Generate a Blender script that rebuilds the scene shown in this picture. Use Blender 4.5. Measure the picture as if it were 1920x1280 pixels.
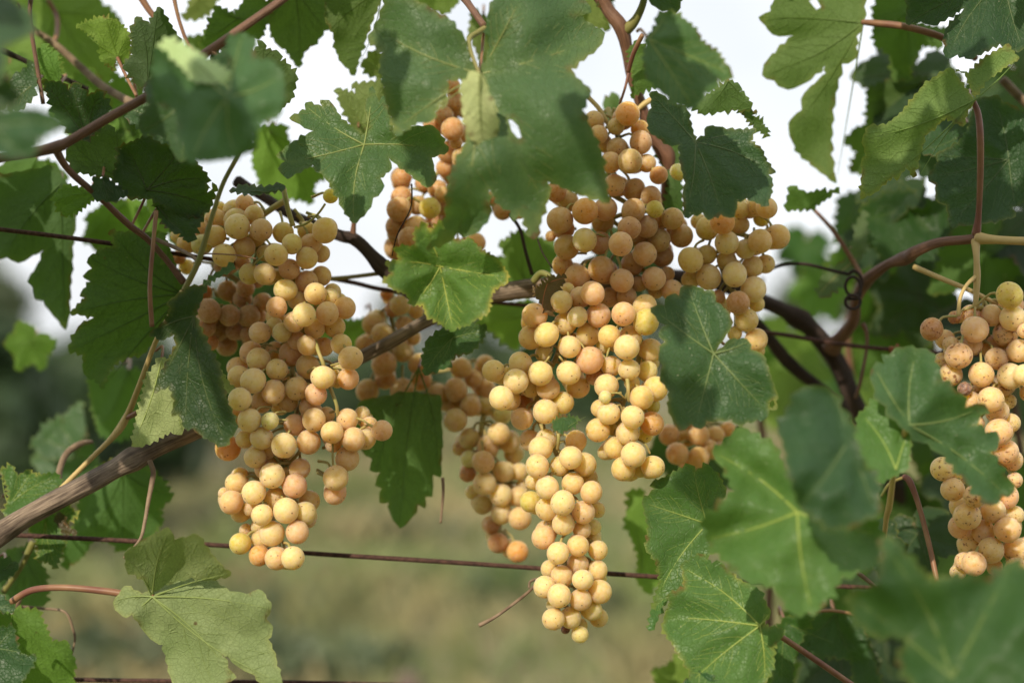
import bpy, math, random
from mathutils import Vector, Matrix, noise, geometry
import numpy as np

random.seed(7)
S = bpy.context.scene
for o in list(bpy.data.objects):
    bpy.data.objects.remove(o)

# ------------------------------------------------------------------ camera
CAM_Z = 1.05          # lens height above the ground (m)
FOC = 0.93            # distance of the sharp plane (m)
LENS = 50.0
K = 36.0 / LENS / 1920.0
cam_d = bpy.data.cameras.new("camera")
cam_d.lens = LENS
cam_d.sensor_width = 36
cam_d.clip_start = 0.02
cam_d.clip_end = 2000
cam_d.dof.use_dof = True
cam_d.dof.focus_distance = FOC - 0.012
cam_d.dof.aperture_fstop = 2.2
cam_d.dof.aperture_blades = 9
cam = bpy.data.objects.new("camera", cam_d)
S.collection.objects.link(cam)
cam.location = (0, 0, CAM_Z)
cam.rotation_euler = (math.radians(90), 0, 0)
S.camera = cam

# ------------------------------------------------------------------ light
SUN_TO = Vector((-0.36, -0.80, 0.56)).normalized()      # towards the sun
elev = math.asin(SUN_TO.z)
W = bpy.data.worlds.new("World")
S.world = W
W.use_nodes = True
nt = W.node_tree
nt.nodes.clear()
wo = nt.nodes.new("ShaderNodeOutputWorld")
bg = nt.nodes.new("ShaderNodeBackground")
sky = nt.nodes.new("ShaderNodeTexSky")
sky.sky_type = 'NISHITA'
sky.sun_disc = False
sky.sun_elevation = elev
sky.sun_rotation = math.atan2(SUN_TO.x, SUN_TO.y)
sky.air_density = 1.0
sky.dust_density = 3.0
sky.ozone_density = 1.0
tc = nt.nodes.new("ShaderNodeTexCoord")
nz = nt.nodes.new("ShaderNodeTexNoise")
nz.inputs["Scale"].default_value = 2.2
nz.inputs["Detail"].default_value = 5
cr = nt.nodes.new("ShaderNodeValToRGB")
cr.color_ramp.elements[0].position = 0.30
cr.color_ramp.elements[0].color = (0.62, 0.62, 0.62, 1)
cr.color_ramp.elements[1].position = 0.55
cr.color_ramp.elements[1].color = (1, 1, 1, 1)
mx = nt.nodes.new("ShaderNodeMixRGB")
mx.inputs[2].default_value = (12.3, 12.6, 13.0, 1)          # thin bright cloud
nt.links.new(tc.outputs["Generated"], nz.inputs["Vector"])
nt.links.new(nz.outputs["Fac"], cr.inputs["Fac"])
nt.links.new(cr.outputs["Color"], mx.inputs[0])
nt.links.new(sky.outputs["Color"], mx.inputs[1])
nt.links.new(mx.outputs["Color"], bg.inputs["Color"])
bg.inputs["Strength"].default_value = 0.098
nt.links.new(bg.outputs[0], wo.inputs[0])

sun_d = bpy.data.lights.new("sun", 'SUN')
sun_d.energy = 5.0
sun_d.angle = math.radians(0.6)
sun_d.color = (1.0, 0.89, 0.71)
sun = bpy.data.objects.new("sun", sun_d)
S.collection.objects.link(sun)
sun.rotation_euler = SUN_TO.to_track_quat('Z', 'Y').to_euler()
sun.location = SUN_TO * 20

S.view_settings.view_transform = 'Standard'
S.view_settings.look = 'None'
S.view_settings.gamma = 1
S.view_settings.use_curve_mapping = False
S.view_settings.exposure = -0.05
S.render.engine = 'CYCLES'
S.cycles.use_denoising = True
S.cycles.max_bounces = 8
S.cycles.transmission_bounces = 4
S.cycles.caustics_reflective = False
S.cycles.caustics_refractive = False
S.cycles.sample_clamp_indirect = 6
S.render.film_transparent = False

# ------------------------------------------------------------------ helpers
COL = S.collection

def P(px, py, dep):
    d = FOC + dep
    return Vector(((px - 960) * K * d, d, CAM_Z + (640 - py) * K * d))

ZON = {'s': (0, 0, 1), 'z1': (0, 0, 2.909), 'z2': (480, 0, 2.909), 'z3': (960, 0, 2.909),
       'z4': (1400, 0, 2.909), 'z5': (0, 400, 2.909), 'z6': (480, 400, 2.909),
       'z7': (960, 400, 2.909), 'z8': (1400, 400, 2.909), 'bl': (0, 820, 2.783),
       'bm': (380, 820, 2.783), 'br': (1180, 820, 2.595),
       'A': (320, 340, 4), 'B': (360, 580, 4), 'C': (360, 780, 4), 'D': (620, 120, 4),
       'E': (600, 460, 4), 'F': (760, 680, 4), 'G': (860, 900, 4), 'H': (960, 160, 4),
       'I': (980, 360, 4), 'J': (960, 580, 4), 'Kz': (1440, 500, 4), 'Lz': (1440, 780, 4)}

def cv(zone, p):
    z = ZON[zone]
    return (p[0] / z[2] + z[0], p[1] / z[2] + z[1])

def obj(name, me, parent=None, mat=None):
    o = bpy.data.objects.new(name, me)
    COL.objects.link(o)
    if parent is not None:
        o.parent = parent
    if mat is not None and me is not None and not me.materials:
        me.materials.append(mat)
    return o

def tag(o, label=None, cat=None, group=None, kind=None):
    if label: o['label'] = label
    if cat: o['category'] = cat
    if group: o['group'] = group
    if kind: o['kind'] = kind
    return o

def empty(name, loc, label, cat, group=None):
    o = bpy.data.objects.new(name, None)
    o.empty_display_size = 0.05
    COL.objects.link(o)
    o.location = loc
    return tag(o, label, cat, group)

def mesh(name, verts, faces, smooth=True, uvs=None, attrs=None):
    me = bpy.data.meshes.new(name)
    me.from_pydata([tuple(v) for v in verts], [], faces)
    if smooth:
        me.polygons.foreach_set("use_smooth", [True] * len(me.polygons))
    if uvs is not None:
        uvl = me.uv_layers.new(name="UVMap")
        li = np.empty(len(me.loops), dtype=np.int32)
        me.loops.foreach_get("vertex_index", li)
        uvl.data.foreach_set("uv", np.asarray(uvs, dtype=np.float32)[li].ravel())
    if attrs:
        for k, vals in attrs.items():
            a = me.attributes.new(k, 'FLOAT', 'POINT')
            a.data.foreach_set("value", np.asarray(vals, dtype=np.float32))
    me.update()
    return me

def spline(pts, n):
    """Catmull-Rom through pts (Vectors of any size), n samples per span"""
    out = []
    m = len(pts)
    for i in range(m - 1):
        p0 = pts[max(i - 1, 0)]; p1 = pts[i]; p2 = pts[i + 1]; p3 = pts[min(i + 2, m - 1)]
        for j in range(n):
            t = j / n
            out.append(0.5 * ((2 * p1) + (p2 - p0) * t + (2 * p0 - 5 * p1 + 4 * p2 - p3) * t * t
                              + (3 * p1 - p0 - 3 * p2 + p3) * t * t * t))
    out.append(pts[-1].copy())
    return out

class TubeMesh:
    def __init__(self):
        self.v = []; self.f = []; self.uv = []
    def tube(self, pts, rads, seg=8, ridge=0.0, cap=True, seed=0):
        n = len(pts)
        base = len(self.v)
        up = Vector((0.31, 0.9, 0.27))
        t0 = (pts[1] - pts[0]).normalized()
        nrm = t0.cross(up).normalized()
        L = 0.0
        for i in range(n):
            a = pts[max(i - 1, 0)]; b = pts[min(i + 1, n - 1)]
            t = (b - a)
            t = t.normalized() if t.length > 1e-9 else t0
            nrm = (nrm - t * nrm.dot(t))
            nrm = nrm.normalized() if nrm.length > 1e-6 else t.orthogonal().normalized()
            bi = t.cross(nrm)
            if i: L += (pts[i] - pts[i - 1]).length
            for k in range(seg):
                an = 2 * math.pi * k / seg
                r = rads[i]
                if ridge:
                    r *= 1 + ridge * (noise.noise(Vector((math.cos(an) * 2.6 + seed, math.sin(an) * 2.6, L * 14)))
                                      + 0.5 * noise.noise(Vector((math.cos(an) * 6 + seed, math.sin(an) * 6, L * 45))))
                self.v.append(pts[i] + (nrm * math.cos(an) + bi * math.sin(an)) * r)
                self.uv.append((k / seg, L))
        for i in range(n - 1):
            for k in range(seg):
                a = base + i * seg + k; b = base + i * seg + (k + 1) % seg
                self.f.append((a, b, b + seg, a + seg))
        if cap:
            self.f.append(tuple(base + k for k in reversed(range(seg))))
            self.f.append(tuple(base + (n - 1) * seg + k for k in range(seg)))
        return self
    def build(self, name, mat, parent=None, origin=None):
        v = self.v
        if origin is not None:
            v = [p - origin for p in v]
        return obj(name, mesh(name, v, self.f, uvs=self.uv), parent, mat)

# ------------------------------------------------------------------ node helper / materials
def newmat(name):
    m = bpy.data.materials.new(name)
    m.use_nodes = True
    m.node_tree.nodes.clear()
    return m, m.node_tree

def N(t, typ, **kw):
    n = t.nodes.new(typ)
    for k, v in kw.items():
        if k.startswith('i_'):
            key = k[2:].replace('_', ' ')
            n.inputs[key].default_value = v
        else:
            setattr(n, k, v)
    return n

def ramp(t, fac, stops):
    r = t.nodes.new("ShaderNodeValToRGB")
    el = r.color_ramp.elements
    while len(el) > 1: el.remove(el[-1])
    el[0].position = stops[0][0]; el[0].color = stops[0][1]
    for p, c in stops[1:]:
        e = el.new(p); e.color = c
    t.links.new(fac, r.inputs[0])
    return r.outputs[0]

def g(v): return (v, v, v, 1)

def mix(t, fac, a, b, blend='MIX'):
    n = t.nodes.new("ShaderNodeMixRGB")
    n.blend_type = blend
    for i, s in enumerate((fac, a, b)):
        if isinstance(s, (float, int)): n.inputs[i].default_value = s
        elif isinstance(s, tuple): n.inputs[i].default_value = s
        else: t.links.new(s, n.inputs[i])
    return n.outputs[0]

def math_(t, op, a, b=None, clamp=False):
    n = t.nodes.new("ShaderNodeMath"); n.operation = op; n.use_clamp = clamp
    for i, s in enumerate((a, b)):
        if s is None: continue
        if isinstance(s, (float, int)): n.inputs[i].default_value = s
        else: t.links.new(s, n.inputs[i])
    return n.outputs[0]

def leaf_material():
    m, t = newmat("vine_leaf")
    L = t.links.new
    out = N(t, "ShaderNodeOutputMaterial")
    oi = N(t, "ShaderNodeObjectInfo")
    uv = N(t, "ShaderNodeUVMap", uv_map="UVMap")
    geo = N(t, "ShaderNodeNewGeometry")
    ea = N(t, "ShaderNodeAttribute", attribute_name="edge")
    va = N(t, "ShaderNodeAttribute", attribute_name="vein")
    # object-random offset for the patterns
    off = N(t, "ShaderNodeVectorMath", operation='ADD')
    sc = N(t, "ShaderNodeVectorMath", operation='SCALE')
    comb = N(t, "ShaderNodeCombineXYZ")
    L(oi.outputs["Random"], comb.inputs[0]); L(oi.outputs["Random"], comb.inputs[1]); L(oi.outputs["Random"], comb.inputs[2])
    L(comb.outputs[0], sc.inputs[0]); sc.inputs["Scale"].default_value = 9.0
    L(uv.outputs[0], off.inputs[0]); L(sc.outputs[0], off.inputs[1])
    vec = off.outputs[0]
    n1 = N(t, "ShaderNodeTexNoise", i_Scale=42.0, i_Detail=4.0); L(vec, n1.inputs["Vector"])
    n2 = N(t, "ShaderNodeTexNoise", i_Scale=330.0, i_Detail=3.0); L(vec, n2.inputs["Vector"])
    vo = N(t, "ShaderNodeTexVoronoi", feature='DISTANCE_TO_EDGE', i_Scale=420.0); L(vec, vo.inputs["Vector"])
    vo2 = N(t, "ShaderNodeTexVoronoi", feature='DISTANCE_TO_EDGE', i_Scale=150.0); L(vec, vo2.inputs["Vector"])
    net = ramp(t, vo.outputs["Distance"], [(0.0, g(1)), (0.09, g(0))])
    net2 = ramp(t, vo2.outputs["Distance"], [(0.0, g(1)), (0.05, g(0))])
    # top colour
    top = mix(t, n1.outputs["Fac"], (0.015, 0.046, 0.015, 1), (0.042, 0.088, 0.029, 1))
    top = mix(t, math_(t, 'MULTIPLY', n2.outputs["Fac"], 0.35), top, (0.068, 0.115, 0.052, 1))
    top = mix(t, math_(t, 'MULTIPLY', net2, 0.14), top, (0.10, 0.15, 0.06, 1))
    top = mix(t, math_(t, 'MULTIPLY', net, 0.07), top, (0.07, 0.10, 0.045, 1))
    veing = ramp(t, va.outputs["Fac"], [(0.0, g(0.50)), (0.35, g(0.12)), (1.0, g(0))])
    top = mix(t, veing, top, (0.085, 0.135, 0.04, 1))
    # under colour
    und = mix(t, n1.outputs["Fac"], (0.25, 0.32, 0.14, 1), (0.36, 0.41, 0.22, 1))
    und = mix(t, math_(t, 'MULTIPLY', net2, 0.22), und, (0.36, 0.41, 0.2, 1))
    und = mix(t, math_(t, 'MULTIPLY', net, 0.12), und, (0.16, 0.22, 0.08, 1))
    col = mix(t, geo.outputs["Backfacing"], top, und)
    col = mix(t, 1.0, col, oi.outputs["Color"], 'MULTIPLY')
    # yellowing margin, strength = object alpha
    mar = ramp(t, ea.outputs["Fac"], [(0.0, g(1)), (0.05, g(0.35)), (0.16, g(0.0))])
    mar = math_(t, 'MULTIPLY', mar, math_(t, 'MULTIPLY', oi.outputs["Alpha"], math_(t, 'MULTIPLY', math_(t, 'SUBTRACT', n1.outputs["Fac"], 0.36), 3.6, True)), True)
    col = mix(t, mar, col, (0.36, 0.33, 0.07, 1))
    n5 = N(t, "ShaderNodeTexNoise", i_Scale=75.0, i_Detail=3.0); L(vec, n5.inputs["Vector"])
    brn = math_(t, 'MULTIPLY', ramp(t, ea.outputs["Fac"], [(0.0, g(1)), (0.05, g(0.7)), (0.13, g(0.0))]), math_(t, 'MULTIPLY', math_(t, 'SUBTRACT', n5.outputs["Fac"], 0.57), 9.0, True), True)
    col = mix(t, math_(t, 'MULTIPLY', brn, 0.85), col, (0.12, 0.05, 0.018, 1))
    # brown scorch and pale specks
    sp = N(t, "ShaderNodeTexVoronoi", feature='F1', i_Scale=55.0); L(vec, sp.inputs["Vector"])
    spd = ramp(t, sp.outputs["Distance"], [(0.0, g(1)), (0.055, g(0.9)), (0.085, g(0))])
    sepc = N(t, "ShaderNodeSeparateColor"); L(sp.outputs["Color"], sepc.inputs[0])
    sel = math_(t, 'GREATER_THAN', sepc.outputs[0], 0.82)
    col = mix(t, math_(t, 'MULTIPLY', math_(t, 'MULTIPLY', spd, sel), 0.8), col, (0.085, 0.032, 0.014, 1))
    sp2 = N(t, "ShaderNodeTexVoronoi", feature='F1', i_Scale=230.0); L(vec, sp2.inputs["Vector"])
    spd2 = ramp(t, sp2.outputs["Distance"], [(0.0, g(1)), (0.10, g(0.8)), (0.15, g(0))])
    sepc2 = N(t, "ShaderNodeSeparateColor"); L(sp2.outputs["Color"], sepc2.inputs[0])
    sel2 = math_(t, 'GREATER_THAN', sepc2.outputs[1], 0.955)
    col = mix(t, math_(t, 'MULTIPLY', math_(t, 'MULTIPLY', spd2, sel2), 0.75), col, (0.30, 0.30, 0.20, 1))
    # relief
    h = math_(t, 'MULTIPLY', net, -0.5)
    h = math_(t, 'ADD', h, math_(t, 'MULTIPLY', net2, -0.9))
    h = math_(t, 'ADD', h, math_(t, 'MULTIPLY', n2.outputs["Fac"], 0.5))
    bump = N(t, "ShaderNodeBump", i_Strength=0.55, i_Distance=0.0008)
    L(h, bump.inputs["Height"])
    pr = N(t, "ShaderNodeBsdfPrincipled")
    L(col, pr.inputs["Base Color"])
    rough = math_(t, 'ADD', math_(t, 'MULTIPLY', n2.outputs["Fac"], 0.2), 0.36)
    rough = math_(t, 'ADD', rough, math_(t, 'MULTIPLY', geo.outputs["Backfacing"], 0.25))
    L(rough, pr.inputs["Roughness"])
    pr.inputs["Specular IOR Level"].default_value = 0.34
    L(bump.outputs[0], pr.inputs["Normal"])
    tr = N(t, "ShaderNodeBsdfTranslucent")
    tcol = mix(t, 1.0, mix(t, 0.35, col, (0.13, 0.25, 0.02, 1)), (1.5, 1.6, 0.85, 1), 'MULTIPLY')
    tcol = mix(t, math_(t, 'MULTIPLY', net, 0.35), tcol, (0.03, 0.06, 0.012, 1))
    L(tcol, tr.inputs["Color"])
    ms = N(t, "ShaderNodeMixShader"); ms.inputs[0].default_value = 0.33
    L(pr.outputs[0], ms.inputs[1]); L(tr.outputs[0], ms.inputs[2])
    L(ms.outputs[0], out.inputs[0])
    return m

def vein_material():
    m, t = newmat("leaf_vein")
    out = N(t, "ShaderNodeOutputMaterial")
    pr = N(t, "ShaderNodeBsdfPrincipled", i_Roughness=0.5)
    oi = N(t, "ShaderNodeObjectInfo")
    c = mix(t, 1.0, (0.17, 0.21, 0.07, 1), oi.outputs["Color"], 'MULTIPLY')
    t.links.new(c, pr.inputs["Base Color"])
    tr = N(t, "ShaderNodeBsdfTranslucent"); t.links.new(c, tr.inputs["Color"])
    ms = N(t, "ShaderNodeMixShader"); ms.inputs[0].default_value = 0.3
    t.links.new(pr.outputs[0], ms.inputs[1]); t.links.new(tr.outputs[0], ms.inputs[2])
    t.links.new(ms.outputs[0], out.inputs[0])
    return m

def grape_material():
    m, t = newmat("grape_skin")
    L = t.links.new
    out = N(t, "ShaderNodeOutputMaterial")
    oi = N(t, "ShaderNodeObjectInfo")
    tc = N(t, "ShaderNodeTexCoord")
    comb = N(t, "ShaderNodeCombineXYZ")
    for i in range(3): L(oi.outputs["Random"], comb.inputs[i])
    sc = N(t, "ShaderNodeVectorMath", operation='SCALE'); L(comb.outputs[0], sc.inputs[0]); sc.inputs["Scale"].default_value = 31.0
    off = N(t, "ShaderNodeVectorMath", operation='ADD'); L(tc.outputs["Object"], off.inputs[0]); L(sc.outputs[0], off.inputs[1])
    vec = off.outputs[0]
    n1 = N(t, "ShaderNodeTexNoise", i_Scale=1.6, i_Detail=3.0); L(vec, n1.inputs["Vector"])
    n2 = N(t, "ShaderNodeTexNoise", i_Scale=3.6, i_Detail=6.0, i_Roughness=0.68); L(vec, n2.inputs["Vector"])
    n3 = N(t, "ShaderNodeTexNoise", i_Scale=26.0, i_Detail=3.0); L(vec, n3.inputs["Vector"])
    base = oi.outputs["Color"]
    # flesh tone drifts over the berry
    base = mix(t, ramp(t, n1.outputs["Fac"], [(0.35, g(0)), (0.65, g(0.24))]), base, (0.60, 0.29, 0.14, 1))
    # waxy bloom: pale, uneven, rubbed
    bl = ramp(t, n2.outputs["Fac"], [(0.36, g(0.04)), (0.62, g(0.38))])
    bloomc = mix(t, 0.60, base, (0.90, 0.74, 0.64, 1))
    colr = mix(t, 1.0, base, (1.04, 0.95, 0.68, 1), 'MULTIPLY')
    # faint meridian streaks
    mp = N(t, "ShaderNodeMapping"); mp.inputs["Scale"].default_value = (9, 9, 0.8); L(vec, mp.inputs["Vector"])
    n4 = N(t, "ShaderNodeTexNoise", i_Scale=1.0, i_Detail=2.0); L(mp.outputs[0], n4.inputs["Vector"])
    colr = mix(t, ramp(t, n4.outputs["Fac"], [(0.5, g(0)), (0.75, g(0.16))]), colr, (0.55, 0.33, 0.16, 1))
    # pin-prick lenticels
    v1 = N(t, "ShaderNodeTexVoronoi", feature='F1', i_Scale=2.3); L(vec, v1.inputs["Vector"])
    s1 = N(t, "ShaderNodeSeparateColor"); L(v1.outputs["Color"], s1.inputs[0])
    d1 = ramp(t, v1.outputs["Distance"], [(0.0, g(1)), (0.12, g(0.9)), (0.18, g(0))])
    k1 = math_(t, 'MULTIPLY', d1, math_(t, 'GREATER_THAN', s1.outputs[0], math_(t, 'ADD', 0.5, math_(t, 'MULTIPLY', oi.outputs["Random"], 0.5))))
    colr = mix(t, math_(t, 'MULTIPLY', k1, 0.85), colr, (0.16, 0.06, 0.022, 1))
    # russet blotches, amount = object alpha
    v2 = N(t, "ShaderNodeTexNoise", i_Scale=2.7, i_Detail=4.0, i_Roughness=0.6); L(vec, v2.inputs["Vector"])
    thr = math_(t, 'SUBTRACT', 0.735, math_(t, 'MULTIPLY', oi.outputs["Alpha"], 0.22))
    k2 = math_(t, 'MULTIPLY', math_(t, 'SUBTRACT', v2.outputs["Fac"], thr), 16.0, True)
    colr = mix(t, math_(t, 'MULTIPLY', k2, 0.8), colr, (0.22, 0.075, 0.028, 1))
    # scar at the blossom end (local -Z)
    sx = N(t, "ShaderNodeSeparateXYZ"); L(tc.outputs["Object"], sx.inputs[0])
    rad = math_(t, 'SQRT', math_(t, 'ADD', math_(t, 'MULTIPLY', sx.outputs[0], sx.outputs[0]), math_(t, 'MULTIPLY', sx.outputs[1], sx.outputs[1])))
    low = math_(t, 'LESS_THAN', sx.outputs[2], 0.0)
    sc2 = math_(t, 'MULTIPLY', ramp(t, rad, [(0.0, g(1)), (0.045, g(1)), (0.075, g(0.0))]), low)
    colr = mix(t, sc2, colr, (0.07, 0.03, 0.015, 1))
    halo = math_(t, 'MULTIPLY', ramp(t, rad, [(0.0, g(0.35)), (0.3, g(0.0))]), low)
    colr = mix(t, halo, colr, (0.55, 0.28, 0.14, 1))
    pr = N(t, "ShaderNodeBsdfPrincipled")
    L(colr, pr.inputs["Base Color"])
    pr.inputs["Subsurface Weight"].default_value = 1.0
    pr.inputs["Transmission Weight"].default_value = 0.08
    pr.inputs["IOR"].default_value = 1.30
    pr.inputs["Sheen Weight"].default_value = 0.75
    pr.inputs["Sheen Tint"].default_value = (1.0, 0.80, 0.40, 1)
    pr.inputs["Sheen Roughness"].default_value = 0.28
    pr.inputs["Subsurface Radius"].default_value = (1.0, 0.85, 0.34)
    pr.inputs["Subsurface Scale"].default_value = 0.030
    pr.inputs["Subsurface Anisotropy"].default_value = 0.75
    rg = ramp(t, n2.outputs["Fac"], [(0.35, g(0.27)), (0.62, g(0.50))])
    L(rg, pr.inputs["Roughness"])
    pr.inputs["Specular IOR Level"].default_value = 0.5
    h = math_(t, 'ADD', math_(t, 'MULTIPLY', n2.outputs["Fac"], 1.0), math_(t, 'MULTIPLY', n3.outputs["Fac"], 0.25))
    h = math_(t, 'SUBTRACT', h, math_(t, 'MULTIPLY', k1, 0.5))
    bump = N(t, "ShaderNodeBump", i_Strength=0.16, i_Distance=0.0012)
    L(h, bump.inputs["Height"]); L(bump.outputs[0], pr.inputs["Normal"])
    df = N(t, "ShaderNodeBsdfPrincipled", i_Roughness=0.6)
    dk = mix(t, math_(t, 'MAXIMUM', math_(t, 'MULTIPLY', k1, 0.85), math_(t, 'MAXIMUM', math_(t, 'MULTIPLY', k2, 0.8), sc2)), bloomc, (0.13, 0.05, 0.02, 1))
    L(dk, df.inputs["Base Color"])
    df.inputs["Specular IOR Level"].default_value = 0.3
    L(bump.outputs[0], df.inputs["Normal"])
    ms = N(t, "ShaderNodeMixShader"); L(bl, ms.inputs[0])
    L(pr.outputs[0], ms.inputs[1]); L(df.outputs[0], ms.inputs[2])
    L(ms.outputs[0], out.inputs[0])
    return m

def bark_material(name, dark, light, streak=1.0, rough=0.8):
    m, t = newmat(name)
    L = t.links.new
    out = N(t, "ShaderNodeOutputMaterial")
    uv = N(t, "ShaderNodeUVMap", uv_map="UVMap")
    tc = N(t, "ShaderNodeTexCoord")
    mp = N(t, "ShaderNodeMapping"); L(uv.outputs[0], mp.inputs["Vector"])
    mp.inputs["Scale"].default_value = (26 * streak, 38, 1)
    n1 = N(t, "ShaderNodeTexNoise", i_Scale=1.0, i_Detail=6.0, i_Roughness=0.65); L(mp.outputs[0], n1.inputs["Vector"])
    n2 = N(t, "ShaderNodeTexNoise", i_Scale=60.0, i_Detail=5.0); L(tc.outputs["Object"], n2.inputs["Vector"])
    c = mix(t, ramp(t, n1.outputs["Fac"], [(0.32, g(0)), (0.66, g(1))]), dark, light)
    c = mix(t, ramp(t, n2.outputs["Fac"], [(0.45, g(0)), (0.7, g(0.6))]), c, tuple(x * 0.55 for x in dark[:3]) + (1,))
    pr = N(t, "ShaderNodeBsdfPrincipled", i_Roughness=rough)
    L(c, pr.inputs["Base Color"])
    h = math_(t, 'ADD', n1.outputs["Fac"], math_(t, 'MULTIPLY', n2.outputs["Fac"], 0.4))
    bump = N(t, "ShaderNodeBump", i_Strength=0.7, i_Distance=0.0015)
    L(h, bump.inputs["Height"]); L(bump.outputs[0], pr.inputs["Normal"])
    L(pr.outputs[0], out.inputs[0])
    return m

def plain_material(name, a, b, scale=60.0, rough=0.6, spec=0.3, metal=0.0):
    m, t = newmat(name)
    L = t.links.new
    out = N(t, "ShaderNodeOutputMaterial")
    tc = N(t, "ShaderNodeTexCoord")
    n1 = N(t, "ShaderNodeTexNoise", i_Scale=scale, i_Detail=5.0); L(tc.outputs["Object"], n1.inputs["Vector"])
    c = mix(t, ramp(t, n1.outputs["Fac"], [(0.35, g(0)), (0.65, g(1))]), a, b)
    pr = N(t, "ShaderNodeBsdfPrincipled", i_Roughness=rough, i_Metallic=metal)
    pr.inputs["Specular IOR Level"].default_value = spec
    L(c, pr.inputs["Base Color"])
    bump = N(t, "ShaderNodeBump", i_Strength=0.3, i_Distance=0.001)
    L(n1.outputs["Fac"], bump.inputs["Height"]); L(bump.outputs[0], pr.inputs["Normal"])
    L(pr.outputs[0], out.inputs[0])
    return m

M_LEAF = leaf_material()
M_VEIN = vein_material()
M_GRAPE = grape_material()
M_OLD = bark_material("old_cane_bark", (0.045, 0.026, 0.018, 1), (0.33, 0.25, 0.18, 1), 1.0, 0.85)
M_DARK = bark_material("dark_cane_bark", (0.016, 0.009, 0.007, 1), (0.060, 0.036, 0.026, 1), 1.0, 0.9)
M_RED = bark_material("red_cane_bark", (0.095, 0.042, 0.025, 1), (0.23, 0.112, 0.066, 1), 0.6, 0.55)
M_PINK = plain_material("petiole_pink", (0.17, 0.070, 0.048, 1), (0.27, 0.15, 0.075, 1), 45, 0.45)
M_YEL = plain_material("shoot_yellow", (0.42, 0.30, 0.12, 1), (0.50, 0.37, 0.15, 1), 40, 0.5)
M_GRN = plain_material("shoot_green", (0.15, 0.16, 0.045, 1), (0.24, 0.20, 0.07, 1), 40, 0.5)
M_STEM = plain_material("bunch_stem", (0.30, 0.28, 0.09, 1), (0.42, 0.32, 0.12, 1), 120, 0.5)
M_WIRE = plain_material("rusty_wire", (0.042, 0.020, 0.016, 1), (0.10, 0.050, 0.036, 1), 400, 0.75, 0.3, 0.25)
M_TEND = plain_material("dry_tendril", (0.13, 0.085, 0.055, 1), (0.24, 0.17, 0.11, 1), 120, 0.7)
M_RUST = plain_material("dry_scrap", (0.16, 0.045, 0.02, 1), (0.30, 0.10, 0.045, 1), 90, 0.85)
BARK = {'old': M_OLD, 'dark': M_DARK, 'red': M_RED, 'pink': M_PINK, 'yel': M_YEL, 'grn': M_GRN, 'tend': M_TEND}

# ------------------------------------------------------------------ ground and background
def ground_z(x, y):
    return 0.05 * math.sin(x * 0.5 + 1) * min(1, max(0, (y - 2) / 4))

gx = np.linspace(-60, 60, 61); gy = np.concatenate([np.linspace(-12, 24, 49), np.linspace(26, 700, 28)])
gv = []; gf = []
for j, yy in enumerate(gy):
    for i, xx in enumerate(gx):
        s = 1 if yy < 24 else 1 + (yy - 24) / 20
        gv.append((xx * s, yy, ground_z(xx, yy)))
for j in range(len(gy) - 1):
    for i in range(len(gx) - 1):
        a = j * len(gx) + i
        gf.append((a, a + 1, a + 1 + len(gx), a + len(gx)))
m, t = newmat("dry_grass_soil")
out = N(t, "ShaderNodeOutputMaterial"); tcn = N(t, "ShaderNodeTexCoord")
n1 = N(t, "ShaderNodeTexNoise", i_Scale=1.2, i_Detail=6.0); t.links.new(tcn.outputs["Object"], n1.inputs["Vector"])
n2 = N(t, "ShaderNodeTexNoise", i_Scale=5.0, i_Detail=6.0); t.links.new(tcn.outputs["Object"], n2.inputs["Vector"])
c = mix(t, ramp(t, n1.outputs["Fac"], [(0.40, g(0)), (0.62, g(1))]), (0.20, 0.170, 0.088, 1), (0.070, 0.105, 0.032, 1))
c = mix(t, ramp(t, n2.outputs["Fac"], [(0.4, g(0)), (0.66, g(0.75))]), c, (0.12, 0.105, 0.05, 1))
pr = N(t, "ShaderNodeBsdfPrincipled", i_Roughness=0.95); t.links.new(c, pr.inputs["Base Color"])
t.links.new(pr.outputs[0], out.inputs[0])
tag(obj("ground", mesh("ground", gv, gf), None, m), kind='structure')

def leafy(name, boxes, n, size, mat, parent, seed, shape=None):
    """one crown: many bent leaf-sized faces spread through a volume"""
    rng = random.Random(seed)
    v = []; f = []
    for _ in range(n):
        c = None
        while c is None:
            b = rng.choice(boxes)
            q = Vector((rng.uniform(-1, 1), rng.uniform(-1, 1), rng.uniform(-1, 1)))
            if q.length > 1: continue
            q = q * (0.55 + 0.45 * rng.random()) / max(q.length, .3) * q.length ** 0.6
            c = Vector((b[0] + q.x * b[3], b[1] + q.y * b[4], b[2] + q.z * b[5]))
        s = size * rng.uniform(0.6, 1.3)
        nrm = Vector((rng.gauss(0, 1), rng.gauss(-0.4, 1), rng.gauss(0.5, 0.8))).normalized()
        a = nrm.orthogonal().normalized(); a.rotate(Matrix.Rotation(rng.uniform(0, 6.28), 3, nrm)); bb = nrm.cross(a)
        k = len(v)
        pts = [(0, -0.5), (0.5, -0.25), (0.42, 0.25), (0, 0.6), (-0.42, 0.25), (-0.5, -0.25)]
        v.append(c + nrm * s * 0.12)
        for (p, q2) in pts: v.append(c + a * p * s + bb * q2 * s)
        for i in range(6): f.append((k, k + 1 + i, k + 1 + (i + 1) % 6))
    return obj(name, mesh(name, v, f, False), parent, mat)

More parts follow.
